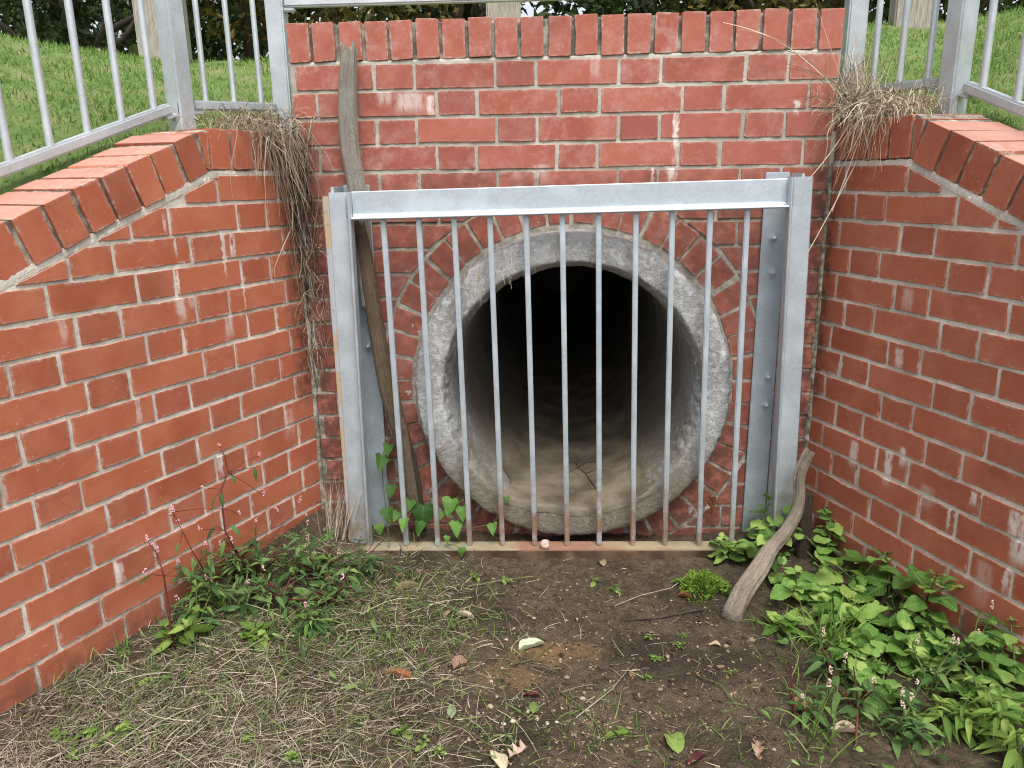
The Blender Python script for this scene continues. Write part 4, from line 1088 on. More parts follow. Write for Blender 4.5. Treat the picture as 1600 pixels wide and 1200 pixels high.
def weed(name, label, base, h, pairs, meshes, size, stem_mat, seed, lean=(0, 0), branches=1, spread=.5, flowers=None, nflow=0, opposite=True, group=None, flat=-0.1, cat='plant', stem_r=.0022, low=.12):
    rg = random.Random(seed); base = Vector(base)
    root = thing(name, label, cat, base, group=group)
    for bi in range(branches):
        az0 = rg.uniform(0, 6.28); sp = spread * rg.uniform(.35, 1.0) if branches > 1 else spread * .2
        top = Vector((math.cos(az0) * sp * h + lean[0] * h, math.sin(az0) * sp * h + lean[1] * h, h * rg.uniform(.65, 1.0) if bi else h))
        mid = top * .5 + Vector((rg.uniform(-.05, .05) * h, rg.uniform(-.05, .05) * h, h * .10))
        pts = [Vector((0, 0, -.015)), mid * .5 + Vector((0, 0, h * .03)), mid, top * .78 + Vector((0, 0, h * .04)), top]
        mb = MB(); mb.tube(pts, [stem_r * 1.3, stem_r * 1.15, stem_r, stem_r * .8, stem_r * .5], 6); 
        az = rg.uniform(0, 6.28)
        for i in range(pairs):
            t = low + (1 - low) * (i + .4) / pairs
            k = min(int(t * 4), 3); p = pts[k].lerp(pts[k + 1], t * 4 - k)
            s = size * (1.05 - .55 * t ** 2) * rg.uniform(.55, 1.25)
            az += 1.57 + rg.uniform(-.3, .3)
            for sd in ((0, math.pi) if opposite else (0,)):
                aa = az + sd + rg.uniform(-.35, .35)
                dv = Vector((-math.sin(aa), math.cos(aa), .25)); q = p + dv * (s * .22)
                mb.tube([p, p.lerp(q, .5) + Vector((0, 0, s * .03)), q], stem_r * .45, 5, False)
                place_leaf(meshes[rg.randrange(len(meshes))], root, q, aa, flat + rg.uniform(-.3, .35) + .35 * t, rg.uniform(-.35, .35), s)
        for c in range(3 if not opposite else 2):     # tip leaves
            aa = rg.uniform(0, 6.28); place_leaf(meshes[rg.randrange(len(meshes))], root, top, aa, .45 + rg.uniform(-.2, .3), 0, size * .42)
        mb.build('stem', stem_mat, root, True)
        if flowers and bi < nflow:
            e = top + Vector((rg.uniform(-.2, .2), rg.uniform(-.2, .2), 1)).normalized() * .022
            m2 = MB(); m2.tube([top, e], stem_r * .4, 5); m2.build('flower_stalk', stem_mat, root)
            spike(root, e, (rg.uniform(-.3, .3), rg.uniform(-.3, .3), 1), rg.uniform(.012, .024), flowers, seed * 7 + bi)
    return root

# right hand side weeds
NET = [((1178, 868), .19, 4, .056, 'broad leaved weed growing over the right end of the grate foot'),
       ((1135, 878), .10, 3, .044, 'small broad leaved weed just left of the grate foot corner'),
       ((1290, 872), .16, 4, .052, 'broad leaved weed in the shade behind the driftwood branch'),
       ((1338, 915), .13, 3, .068, 'broad leaved weed with large leaves below the right corner'),
       ((1390, 935), .14, 3, .062, 'broad leaved weed against the right wing wall, next to the large leaved one'),
       ((1432, 985), .21, 5, .060, 'tallest dark stemmed weed standing against the right wing wall'),
       ((1240, 935), .10, 3, .058, 'broad leaved weed right beside the foot of the driftwood branch'),
       ((1345, 985), .08, 2, .070, 'weed with one big round toothed leaf in the middle of the right hand bed'),
       ((1400, 1035), .08, 3, .060, 'weed with a pale holed leaf below the tall dark stemmed weed'),
       ((1460, 1020), .09, 3, .056, 'broad leaved weed low against the right wing wall'),
       ((1345, 1050), .06, 2, .050, 'low broad leaved weed near the front of the right hand bed'),
       ((1228, 985), .05, 2, .046, 'low weed at the mud edge below the driftwood branch'),
       ((1480, 1065), .07, 3, .058, 'broad leaved weed in front of the knotweed by the right wing wall'),
       ((1300, 950), .07, 3, .056, 'broad leaved weed just behind the bright grass tuft'),
       ((1530, 1120), .08, 3, .055, 'broad leaved weed low in the right corner, behind the narrow leaved weeds'),
       ((1320, 1030), .06, 3, .050, 'broad leaved weed just right of the bright grass tuft'),
       ((1370, 1090), .06, 3, .048, 'broad leaved weed between the front knotweeds on the right'),
       ((1585, 1075), .17, 5, .050, 'upright weed cut by the right edge of the picture')]
for i, (p, h, n, sz, lab) in enumerate(NET):
    weed('broadleaf_weed', lab, on_floor(*p), h * .8, n, NETT if i % 4 != 3 else NETT + LIME, sz * 1.18, M_STEMG if i != 5 else M_STEMR, 100 + i, branches=3 if i != 5 else 2, spread=.95 if i != 5 else .3, group='broad leaved weeds on the right')
weed('creeping_weed', 'two round leaves sprouting high in the right corner of the walls', Vector(yv(1275, 858, -.12)), .10, 3, LIME, .032, M_STEMG, 150, branches=2, spread=.4)
KNOT = [((1505, 1045), .13, 'pale flowered knotweed against the right wing wall'), ((1450, 1085), .10, 'pale flowered knotweed in front of the one by the wall'), ((1335, 1110), .10, 'knotweed with a dark red stem at the front of the right hand bed'),
      ((1395, 1150), .08, 'low knotweed near the bottom edge, right of the mud'), ((1300, 1068), .09, 'thin knotweed beside the bright grass tuft'), ((1545, 1095), .10, 'knotweed at the foot of the wall near the right edge'),
      ((1270, 1120), .05, 'small knotweed at the edge of the mud'), ((1440, 1160), .06, 'small knotweed at the bottom of the right hand bed')]
for i, (p, h, lab) in enumerate(KNOT):
    weed('knotweed', lab, on_floor(*p), h, 6, PERS, .052, M_STEMR if i in (2, 4) else M_STEMG, 200 + i, branches=3, spread=.9, flowers=M_FLOWP, nflow=2, opposite=False, group='knotweed on the right')
for i, (p, h, lab) in enumerate([((1485, 1140), .09, 'bright narrow leaved weed in the lower right corner, left one'), ((1545, 1150), .10, 'bright narrow leaved weed in the lower right corner, right one'), ((1590, 1185), .11, 'bright weed cut by the lower right corner')]):
    weed('willowherb', lab, on_floor(*p), h, 6, WILL, .055, M_STEMG, 240 + i, branches=4, spread=.7, opposite=True, group='bright narrow leaved weeds')
for i, (p, lab) in enumerate([((1350, 930), 'tiny pale leaved seedlings under the right corner weeds'), ((1300, 905), 'tiny seedlings behind the driftwood branch')]):
    weed('seedling', lab, on_floor(*p), .04, 3, ROUND, .018, M_STEMG, 260 + i, branches=4, spread=1.2, group='seedlings on the right')

# left hand side weeds
def left_pt(u, v, off):                  # a point in front of the left wing by off
    return hit(u, v, PL - NL * off, np.array([DL[1], -DL[0], 0]))
def climber(name, label, stem_px, off, leaves, spikes, stem_mat, seed, rad=.0026, leafset=None, group=None):
    rg = random.Random(seed); P = [Vector(tuple(left_pt(u, v, o))) for (u, v), o in zip(stem_px, off)]
    root = thing(name, label, 'plant', P[0], group=group)
    mb = MB(); mb.tube([p - P[0] for p in P], [rad * (1.2 - .8 * i / (len(P) - 1)) for i in range(len(P))], 7); mb.build('stem', stem_mat, root, True)
    for (u, v, o, L, az, pitch) in leaves:
        q = Vector(tuple(left_pt(u, v, o))) - P[0]
        place_leaf((leafset or PERS)[rg.randrange(5)], root, q, az, pitch, rg.uniform(-.4, .4), L)
        n = min(range(len(P)), key=lambda k: (P[k] - P[0] - q).length); mb = MB(); mb.tube([P[n] - P[0], q], .0009, 5, False); mb.build('leaf_stalk', stem_mat, root)
    for (u, v, o, L) in spikes:
        q = Vector(tuple(left_pt(u, v, o))) - P[0]; spike(root, q, (rg.uniform(-.3, .3), 0, 1), L, M_FLOW, seed + int(u), .0036)
        n = min(range(len(P)), key=lambda k: (P[k] - P[0] - q).length); mb = MB(); mb.tube([P[n] - P[0], (P[n] - P[0]).lerp(q, .5) + Vector((0, 0, .004)), q], .0008, 5, False); mb.build('flower_stalk', stem_mat, root)
    return root
climber('knotweed', 'tallest pink knotweed climbing up the left wing wall', [(388, 895), (366, 858), (352, 830), (348, 795), (346, 765), (356, 738), (352, 715), (345, 700)], [.10, .09, .08, .07, .06, .055, .05, .045],
        [(338, 775, .065, .062, 2.2, -.9), (345, 770, .06, .042, 3.6, -.8), (362, 740, .05, .034, 3.9, -.9), (358, 712, .05, .022, 1.2, .1), (398, 730, .05, .040, 3.5, -1.0), (338, 822, .08, .045, 2.4, -.5), (360, 820, .08, .042, 4.2, -.4), (350, 845, .085, .045, 3.0, -.9), (392, 845, .09, .05, 4.4, -.6), (402, 850, .09, .045, 3.2, -1.0), (368, 868, .1, .05, 1.3, -.3)],
        [(342, 698, .045, .010), (317, 765, .06, .012), (405, 712, .05, .016), (412, 775, .05, .022), (434, 800, .06, .016), (468, 785, .06, .022), (270, 800, .08, .014), (313, 828, .08, .012), (373, 804, .07, .010)], M_STEMR, 301)
climber('knotweed', 'pink knotweed with two dark red stems at the foot of the left wing wall', [(272, 1012), (266, 975), (262, 940), (256, 900), (248, 872)], [.12, .11, .10, .09, .085],
        [(285, 885, .1, .045, 4.0, -.3), (238, 898, .08, .05, 1.9, -.4), (240, 872, .07, .03, 2.0, -.1), (300, 900, .1, .05, 4.7, -.2)], [(230, 845, .08, .014), (245, 862, .08, .016), (238, 855, .08, .016), (226, 895, .08, .014)], M_STEMR, 302, .0034)
climber('knotweed', 'thin pink flowered stalk between the two larger knotweeds on the left', [(318, 890), (300, 860), (285, 830), (274, 808)], [.1, .09, .085, .08], [(282, 848, .085, .03, 2.5, -.8), (300, 870, .09, .03, 3.6, -.7)], [(268, 797, .08, .012), (266, 806, .08, .010), (278, 815, .08, .008)], M_STEMR, 303, .0014)
LW = [((330, 935), .10, 'knotweed clump at the foot of the left wing wall, under the tallest one'), ((400, 905), .10, 'knotweed clump beside the tallest climbing knotweed'), ((455, 900), .11, 'knotweed clump near the left corner of the walls'), ((505, 900), .09, 'knotweed clump below the dry grass bundle in the left corner'),
      ((385, 955), .08, 'low knotweed clump on the left, in front of the others'), ((445, 950), .08, 'low knotweed clump in the middle of the left hand weeds'), ((310, 975), .07, 'low knotweed with pink flowers near the dark red stems'), ((520, 945), .07, 'low knotweed clump reaching towards the mud'), ((560, 900), .06, 'low weed by the left end of the grate foot'), ((480, 985), .05, 'lowest knotweed sprawl among the straw'),
      ((290, 915), .09, 'knotweed clump against the left wing wall beside the dark red stems'), ((365, 905), .10, 'leafy knotweed clump leaning on the left wing wall')]
for i, (p, h, lab) in enumerate(LW):
    weed('knotweed', lab, on_floor(*p), h * 1.25, 7, PERS if i % 3 else PERS + WILL[:2], .056, M_STEMR if i % 2 else M_STEMG, 320 + i, branches=5, spread=1.0, flowers=M_FLOW, nflow=2 if i % 2 == 0 else 1, opposite=False, group='knotweed on the left')
weed('broadleaf_weed', 'lime green lobed weed at the foot of the dark red stems', on_floor(285, 1003), .07, 3, LIME, .060, M_STEMG, 350, branches=2, spread=.9)
weed('broadleaf_weed', 'low green lobed weed among the straw below the left knotweed', on_floor(395, 1000), .03, 3, LIME, .050, M_STEMG, 351, branches=2, spread=1.6)

# bindweed behind the grate
def bind(name, label, pts, leaves, seed):
    P = [Vector(yv(*p)) for p in pts]; root = thing(name, label, 'plant', P[0]); rg = random.Random(seed)
    mb = MB(); mb.tube([p - P[0] for p in P], .0016, 6); mb.build('stem', M_STEMG, root, True)
    for (u, v, y, L) in leaves:
        q = Vector(yv(u, v, y)) - P[0]
        place_leaf(HEART[rg.randrange(5)], root, q, math.pi + rg.uniform(-.5, .5), -.85 + rg.uniform(-.6, .5), rg.uniform(-.7, .7), L * rg.uniform(.7, 1.05))
        n = min(range(len(P)), key=lambda k: (P[k] - P[0] - q).length); mb = MB(); mb.tube([P[n] - P[0], q], .0009, 5, False); mb.build('leaf_stalk', M_STEMG, root)
bind('bindweed', 'bindweed with heart shaped leaves behind the leftmost grate bars', [(612, 868, -.10), (605, 820, -.07), (600, 770, -.05), (596, 720, -.04), (604, 690, -.03)], [(597, 712, -.05, .062), (608, 695, -.04, .045), (612, 758, -.05, .055), (604, 795, -.07, .06), (622, 800, -.09, .05), (592, 820, -.09, .05)], 400)
bind('bindweed', 'bindweed between the second and third grate bars', [(660, 872, -.11), (655, 830, -.10), (650, 790, -.09), (640, 770, -.09)], [(640, 782, -.10, .055), (662, 790, -.09, .075), (634, 812, -.15, .055), (655, 815, -.12, .05), (690, 800, -.10, .03)], 401)
bind('bindweed', 'bindweed climbing against the lower left of the pipe rim', [(722, 868, -.115), (715, 830, -.11), (705, 795, -.10), (725, 780, -.11)], [(706, 780, -.11, .06), (722, 792, -.115, .045), (712, 815, -.115, .05), (770, 818, -.115, .045), (793, 776, -.10, .022)], 402)
bind('bindweed', 'yellowing bindweed leaf hanging over the grate foot', [(700, 850, -.165), (712, 852, -.172), (720, 858, -.178)], [(721, 856, -.18, .045), (700, 838, -.15, .028)], 403)

# ------------------------------------------------------------------ grass tufts, moss, straw
M_TUFT = leaf_mat('tuft_blade', (0.07, 0.15, 0.022), (0.13, 0.25, 0.040), (0.26, 0.37, 0.10), 0, .3, 'rnd')
M_STRAW = simple_mat('straw', [(0.2, (0.075, 0.057, 0.042)), (0.40, (0.175, 0.138, 0.100)), (0.66, (0.32, 0.262, 0.195)), (0.92, (0.52, 0.45, 0.35))], 60, .85, 0, use_attr='rnd')
M_MOSS = leaf_mat('moss', (0.075, 0.150, 0.016), (0.16, 0.29, 0.032), (0.29, 0.44, 0.07), 0, .3, 'rnd')
def tuft(name, label, p, n, L, wd, spreadv, mat, r=.02, bend=(.1, .6), cat='grass tuft', segs=5, dirv=None):
    B = np.stack([RS.normal(0, r, n), RS.normal(0, r, n), np.full(n, -.005)], 1)
    d = np.stack([RS.normal(0, spreadv, n), RS.normal(0, spreadv, n), np.ones(n)], 1)
    if dirv is not None: d = d + np.array(dirv)[None]
    root = thing(name, label, cat, p)
    o = ribbon_obj('blades', [ribbons(B, d, RS.uniform(L * .4, L, n), RS.uniform(wd * .6, wd, n), RS.uniform(*bend, n), segs)], mat, root); o['kind'] = 'stuff'
    return root
tuft('grass_tuft', 'bright green grass tuft in the right hand bed below the driftwood', on_floor(1296, 1015), 80, .25, .0068, .36, M_TUFT, .02, (.1, .75))
tuft('grass_tuft', 'sparse bright grass at the mud edge, front of the right hand bed', on_floor(1292, 1165), 16, .24, .0065, .30, M_TUFT, .03)
tuft('grass_tuft', 'small grass tuft against the left wing wall, below the dark red stems', on_floor(193, 1020), 22, .085, .004, .25, M_TUFT, .008)
tuft('grass_tuft', 'thin grass shoots at the lower left against the wall', on_floor(105, 1075), 16, .10, .004, .2, M_TUFT, .02)
tuft('grass_tuft', 'flattened green grass beside the foot of the driftwood branch', on_floor(1205, 985), 20, .11, .005, .8, M_TUFT, .02)
mo = on_floor(1094, 925)
root = thing('moss_clump', 'bright green moss cushion left of the driftwood branch', 'moss', mo)
n = 2200; th = RS.uniform(0, 6.28, n); rr = np.sqrt(RS.rand(n)) * .066 * (1 + .30 * np.sin(th * 3 + 1) + .16 * np.sin(th * 7 + 2) + RS.normal(0, .12, n))
B = np.stack([np.cos(th) * rr, np.sin(th) * rr * .8, .062 * np.clip(1 - (rr / .095) ** 2, 0, 1) * (.7 + .3 * np.sin(th * 5 + rr * 90)) - .008], 1); d = np.stack([np.cos(th) * rr * 14 + RS.normal(0, .6, n), np.sin(th) * rr * 14 + RS.normal(0, .6, n), np.ones(n)], 1)
ribbon_obj('shoots', [ribbons(B, d, RS.uniform(.008, .02, n), RS.uniform(.0025, .0045, n), RS.uniform(0, .5, n), 2)], M_MOSS, root)['kind'] = 'stuff'

def floor_ribbons(n, dens, Lr, wr, tilt, segs=3, zoff=.004, bend=(-.02, .12), kinkv=.06):
    P = []
    while len(P) < n:
        u = random.uniform(-80, 1640); v = random.uniform(840, 1260)
        if random.random() > dens(u, v): continue
        q = on_floor(u, v)
        kl = (q.x - XL) * NL[0] + q.y * NL[1]; kr = (q.x - XR) * NR[0] + q.y * NR[1]
        if kl > -.008 or kr > -.008 or q.y > -.03: continue
        P.append((q.x, q.y, q.z + random.uniform(0, zoff)))
    P = np.array(P); N = len(P); az = RS.uniform(0, 6.28, N); tl = RS.normal(*tilt, N)
    d = np.stack([np.cos(az), np.sin(az), tl], 1); kk = RS.normal(0, kinkv, (N, 3)); kk[:, 2] = np.abs(kk[:, 2]) * .6
    return ribbons(P, d, RS.uniform(*Lr, N), RS.uniform(*wr, N), RS.uniform(*bend, N), segs, .6, kk)
def gs(u, v, cu, cv, su, sv): return math.exp(-((u - cu) / su) ** 2 - ((v - cv) / sv) ** 2)
def d_straw(u, v):
    d = 1.0 * gs(u, v, 250, 1160, 330, 130) + .8 * gs(u, v, 480, 1000, 220, 110) + .5 * gs(u, v, 100, 1200, 300, 160) + .35 * gs(u, v, 640, 930, 130, 60)
    return min(1, d) * (1 if u < 760 else .5)
def d_mud(u, v): return .75 * gs(u, v, 820, 1020, 330, 200) + .3 * gs(u, v, 1150, 1080, 200, 120)
st = ribbon_obj('straw', [floor_ribbons(8800, d_straw, (.014, .085), (.0008, .0021), (.07, .12), zoff=.010), floor_ribbons(420, d_straw, (.08, .17), (.0009, .0018), (.10, .14), 5, zoff=.016), floor_ribbons(900, d_mud, (.008, .055), (.0006, .0016), (.03, .05), zoff=.003)], M_STRAW)
tag(st, 'dry straw and dead grass matted over the lower left floor', 'straw', kind='stuff')
def d_green(u, v): return .9 * gs(u, v, 620, 960, 130, 80) + .7 * gs(u, v, 430, 980, 190, 90) + .35 * gs(u, v, 230, 1080, 150, 70) + .22 * gs(u, v, 400, 1150, 300, 80) + .35 * gs(u, v, 1330, 1040, 120, 120) + .12 * gs(u, v, 900, 1150, 300, 60)
gg = ribbon_obj('floor_grass', [floor_ribbons(6000, d_green, (.012, .060), (.0016, .0032), (.55, .5), zoff=.004)], leaf_mat('floor_grass', (0.055, 0.105, 0.022), (0.12, 0.195, 0.042), (0.26, 0.32, 0.10), 0, .3, 'rnd'))
tag(gg, 'short green grass shoots coming up through the straw and mud', 'grass', kind='stuff')

def bunch(name, label, cat, parts, mat, loc):
    root = thing(name, label, cat, (0, 0, 0)); root.location = loc
    V = []; F = []; A = []; o = 0
    for v, f, a in parts: V.append(v - np.array(loc)[None]); F += [[i + o for i in q] for q in f]; A.append(a); o += len(v)
    ob = mesh_obj('blades', np.concatenate(V), F, mat, root, True, {'rnd': np.concatenate(A)}); ob['kind'] = 'stuff'
    return root
# dry bundle in the left corner
q = on_floor(540, 842); n = 130
B = np.array([q])[0][None] + np.stack([RS.normal(-.02, .03, n), RS.normal(0, .025, n), RS.uniform(0, .02, n)], 1)
bunch('dry_grass_bundle', 'bundle of dry straw leaning in the left corner beside the grate', 'dry grass', [ribbons(B, np.stack([RS.normal(.10, .16, n), RS.normal(.2, .12, n), np.ones(n)], 1), RS.uniform(.08, .24, n), RS.uniform(.0018, .0035, n), RS.uniform(-.05, .25, n), 5)], M_STRAW, tuple(q))
q2 = on_floor(520, 880); n = 90
B = np.array([q2])[0][None] + np.stack([RS.normal(0, .07, n), RS.normal(0, .03, n), RS.uniform(0, .02, n)], 1)
bunch('dry_grass_bundle', 'loose dry straw tangled through the weeds by the left grate upright', 'dry grass', [ribbons(B, np.stack([RS.normal(0, .9, n), RS.normal(-.1, .4, n), RS.uniform(.2, 1, n)], 1), RS.uniform(.08, .2, n), RS.uniform(.0015, .003, n), RS.uniform(.1, .5, n), 5)], M_STRAW, tuple(q2))
# dead tussock on the right coping
M_DEAD = simple_mat('dead_grass', [(0.2, (0.15, 0.115, 0.075)), (0.5, (0.34, 0.275, 0.19)), (0.85, (0.56, 0.49, 0.37))], 60, .85, 0, use_attr='rnd')
def tuss(center, n, r, L, dirs, bend, wd=(.0012, .0026), zr=(0, .03), segs=6):
    B = np.array(center)[None] + np.stack([RS.normal(0, r[0], n), RS.normal(0, r[1], n), RS.uniform(*zr, n)], 1)
    d = np.array(dirs)[None] + RS.normal(0, .55, (n, 3))
    return ribbons(B, d, RS.uniform(*L, n), RS.uniform(*wd, n), RS.uniform(*bend, n), segs, .7, RS.normal(0, .05, (n, 3)), .055)
c = wr(.095, .075, -.175)
long_ = []
for (u0, v0, u1, v1, sag) in ((1325, 160, 1130, 35, -.10), (1320, 155, 1150, 45, -.12), (1318, 155, 1140, 88, -.06), (1322, 160, 1160, 128, -.20), (1325, 150, 1275, 5, .02), (1318, 150, 1115, 130, -.28), (1345, 165, 1262, 282, .05), (1390, 150, 1262, 395, .02), (1365, 150, 1300, 330, .04), (1330, 165, 1200, 160, -.08), (1335, 150, 1230, 100, -.05), (1400, 130, 1420, 20, 0), (1350, 130, 1330, 30, 0)):
    a = np.array(yv(u0, v0, -.07)); b = np.array(yv(u1, v1, -.10 if v1 < 250 else -.135)); d = b - a; L = np.linalg.norm(d)
    kk = np.array([[0, 0, -sag]]); long_.append(ribbons(a[None], d[None], np.array([L]), np.array([.0034]), np.array([0.0]), 10, .5, kk)); long_[-1] = (long_[-1][0], long_[-1][1], np.full(len(long_[-1][0]), .92))
bunch('dead_grass_tussock', 'large pale dead grass tussock hanging over the right wing wall coping', 'dead grass', [tuss(c, 900, (.055, .07), (.03, .10), (-.35, -.55, .7), (.2, 1.1)), tuss(c + Vector((-.05, -.05, -.01)), 240, (.04, .05), (.04, .12), (-.6, -.5, .25), (.4, 1.5)), tuss(c + Vector((.0, .03, .01)), 900, (.07, .08), (.03, .12), (-.1, -.1, .8), (0, .9)), tuss(c + Vector((-.06, .05, .05)), 160, (.025, .05), (.06, .16), (0, 0, 1.4), (0, .3))] + long_, M_DEAD, tuple(c))
c = wl(.075, .07, -.175)
roots = []
for k in range(42):
    u0, v0 = random.gauss(445, 24), random.gauss(205, 12); u1 = 478 + random.gauss(0, 20); v1 = random.uniform(330, 540)
    a = np.array(yv(u0, v0, -.05 + random.uniform(-.04, .02))); b = np.array(yv(u1, v1, -.035 + random.uniform(-.03, .02))); d = b - a; L = np.linalg.norm(d)
    roots.append(ribbons(a[None], d[None], np.array([L]), np.array([random.uniform(.0012, .003)]), np.array([0.0]), 9, .5, np.array([[random.gauss(0, .07), random.gauss(-.03, .03), random.gauss(0, .03)]]), .04))
bunch('dead_grass_tussock', 'brown dead grass and roots hanging down the left corner of the headwall', 'dead grass', [tuss(c, 560, (.07, .085), (.03, .12), (.2, -.45, .35), (.3, 1.5)), tuss(c + Vector((.05, -.03, -.03)), 300, (.04, .03), (.05, .14), (.55, -.3, -.1), (.5, 1.7)), tuss(c + Vector((0, .06, .02)), 260, (.08, .05), (.03, .09), (0, .1, .6), (.2, .9))] + roots, simple_mat('dead_roots', [(0.2, (0.085, 0.062, 0.042)), (0.5, (0.235, 0.18, 0.125)), (0.85, (0.45, 0.37, 0.27))], 60, .9, 0, use_attr='rnd'), tuple(c))
cob = []
for k in range(150):
    u0, v0 = random.gauss(487, 14), random.uniform(330, 560)
    a = np.array(yv(u0, v0, -.018 + random.uniform(-.015, .008))); d = np.array([random.gauss(0, .5), random.gauss(-.3, .3), random.gauss(-.4, .7)]); L = random.uniform(.02, .11)
    cob.append(ribbons(a[None], d[None], np.array([L]), np.array([random.uniform(.001, .0022)]), np.array([random.uniform(0, .8)]), 6, .5, None, .12))
for (pts) in (((478, 525), (505, 512), (545, 480)), ((470, 575), (498, 525), (514, 455)), ((478, 520), (500, 555), (505, 585))):
    for i in range(2):
        a = np.array(yv(*pts[i], -.05)); b = np.array(yv(*pts[i + 1], -.07)); cob.append(ribbons(a[None], (b - a)[None], np.array([np.linalg.norm(b - a) * 1.05]), np.array([.0026]), np.array([0.0]), 4, .3))
bunch('dry_root_tangle', 'tangle of dry roots clinging in the left corner below the dead grass', 'roots', cob, M_STRAW, yv(487, 560, -.02))
mbr = MB()
for k in range(16):
    u0, v0 = random.gauss(462, 10), random.uniform(190, 300); u1 = 482 + random.gauss(0, 12); v1 = v0 + random.uniform(110, 280); pp = []
    for j in range(9):
        t = j / 8; pp.append(Vector(yv(u0 + (u1 - u0) * t + random.gauss(0, 2.5), v0 + (v1 - v0) * t, -.022 + random.gauss(0, .007))))
    mbr.tube(pp, [random.uniform(.0016, .0036) * (1 - .6 * j / 8) for j in range(9)], 6)
o = mbr.build('woody_root', M_BARK, None, True); tag(o, 'woody brown roots running down the left corner of the headwall', 'roots', kind='thing')
n = 140; a = []
for k in range(n):
    th = random.gauss(-.55, .22); r = .462; p = np.array([PIPE_C[0] + math.sin(th) * (r + random.uniform(0, .02)), -.06 + random.uniform(-.02, .04), PIPE_C[1] + math.cos(th) * (r + random.uniform(0, .02))])
    a.append(ribbons(p[None], np.array([[random.gauss(-.2, .3), -.5, random.gauss(-.2, .3)]]), np.array([random.uniform(.03, .085)]), np.array([.0013]), np.array([random.uniform(.4, 1.2)]), 5, .5))
bunch('dry_grass_fringe', 'fringe of dry grass hanging on the upper left pipe rim', 'dry grass', a, M_DEAD, (PIPE_C[0] - .24, -.05, PIPE_C[1] + .39))

# ------------------------------------------------------------------ fallen leaves, pebbles, twigs
def dry_leaf_mat(nm, a, b, c): 
    return leaf_mat(nm, a, b, c, .25, .12, None, tuple(x * .45 for x in a))
M_TAN = dry_leaf_mat('leaf_tan', (0.33, 0.20, 0.145), (0.47, 0.31, 0.235), (0.58, 0.43, 0.34))
M_CREAM = dry_leaf_mat('leaf_cream', (0.40, 0.31, 0.18), (0.52, 0.43, 0.28), (0.62, 0.54, 0.38))
M_ORNG = dry_leaf_mat('leaf_orange', (0.22, 0.085, 0.03), (0.34, 0.15, 0.06), (0.46, 0.25, 0.11))
M_PALEG = dry_leaf_mat('leaf_pale_green', (0.34, 0.42, 0.24), (0.45, 0.52, 0.34), (0.56, 0.62, 0.44))
M_GRN = dry_leaf_mat('leaf_green', (0.16, 0.24, 0.06), (0.24, 0.34, 0.09), (0.34, 0.44, 0.15))
M_DKR = dry_leaf_mat('leaf_dark_red', (0.05, 0.012, 0.014), (0.09, 0.02, 0.022), (0.13, 0.04, 0.04))
def fallen(u, v, size, mat, width, shape, az, label, curl=.5, y=None, pitch=None, lift=.006, droop=.12):
    V, F, UV = leaf_grid(width, .1 if shape == 'lobed' else .03, 0, .15, droop, .10, shape, int(u + v), 12, curl)
    me = bpy.data.meshes.new('leaf'); me.from_pydata(V, [], F); fin_mesh(me, mat, True, None, UV)
    p = on_floor(u, v) + Vector((0, 0, lift)) if y is None else Vector(yv(u, v, y))
    o = bpy.data.objects.new('fallen_leaf', me); COL.objects.link(o); o.scale = (size,) * 3
    M = Matrix.Rotation(az, 4, 'Z') @ Matrix.Rotation(random.uniform(-.1, .25) if pitch is None else pitch, 4, 'X') @ Matrix.Translation((0, -.5 * size, 0))
    o.location = p + M.to_translation(); o.rotation_euler = M.to_euler()
    tag(o, label, 'leaf', 'fallen leaves')
fallen(722, 1042, .062, M_TAN, .75, 'ovate', -.6, 'pinkish tan fallen leaf on the straw edge left of the mud', .4)
fallen(832, 1013, .075, M_PALEG, .5, 'ovate', -1.1, 'curled pale green leaf lying on the middle of the mud', .55)
fallen(640, 922, .095, M_CREAM, .3, 'lance', -.9, 'long cream curled leaf below the left grate bars', .9)
fallen(660, 900, .05, M_TAN, .4, 'lance', -.5, 'small tan curled leaf above the long cream one', .9)
fallen(724, 965, .066, M_CREAM, .3, 'lance', 1.2, 'cream sliver of leaf between the grate and the mud', .8)
fallen(1184, 1172, .065, M_TAN, .55, 'lobed', -.3, 'pinkish lobed leaf at the bottom edge, right of the mud', .4)
fallen(706, 1114, .05, M_PALEG, .5, 'ovate', .1, 'small pale green leaf near the lower straw edge', .2)
fallen(834, 1107, .052, M_GRN, .45, 'ovate', .05, 'small bright green leaf on the pebbly mud', .2)
fallen(1253, 1112, .07, M_ORNG, .7, 'lobed', .7, 'orange brown leaf at the edge of the right hand weeds', .5)
fallen(1312, 1146, .085, M_TAN, .35, 'lance', 1.4, 'long pinkish brown leaf under the right hand knotweed', .6)
fallen(622, 1060, .08, M_ORNG, .35, 'lance', 1.3, 'brown curled leaf in the straw', .8)
fallen(22, 1082, .085, M_ORNG, .65, 'ovate', .5, 'larger orange brown leaf at the foot of the left wing wall', .5)
fallen(52, 1072, .055, M_TAN, .6, 'ovate', -.8, 'smaller tan leaf beside the orange brown leaf on the left', .5)
fallen(777, 1192, .06, M_CREAM, .6, 'ovate', .6, 'cream leaf at the bottom edge of the picture', .4)
fallen(812, 1178, .055, M_TAN, .7, 'lobed', -.8, 'small pink lobed leaf at the bottom, beside the cream one', .4)
fallen(1115, 790, .075, M_ORNG, .45, 'lobed', 0.2, 'orange dry leaf caught behind the right grate bars', .6, -.05, -1.3)
fallen(1050, 1162, .07, M_GRN, .7, 'ovate', .3, 'light green leaf near the bottom of the mud', .3)
fallen(1115, 1010, .035, M_CREAM, .5, 'ovate', 1.3, 'tiny pale leaf below the driftwood foot', .3)
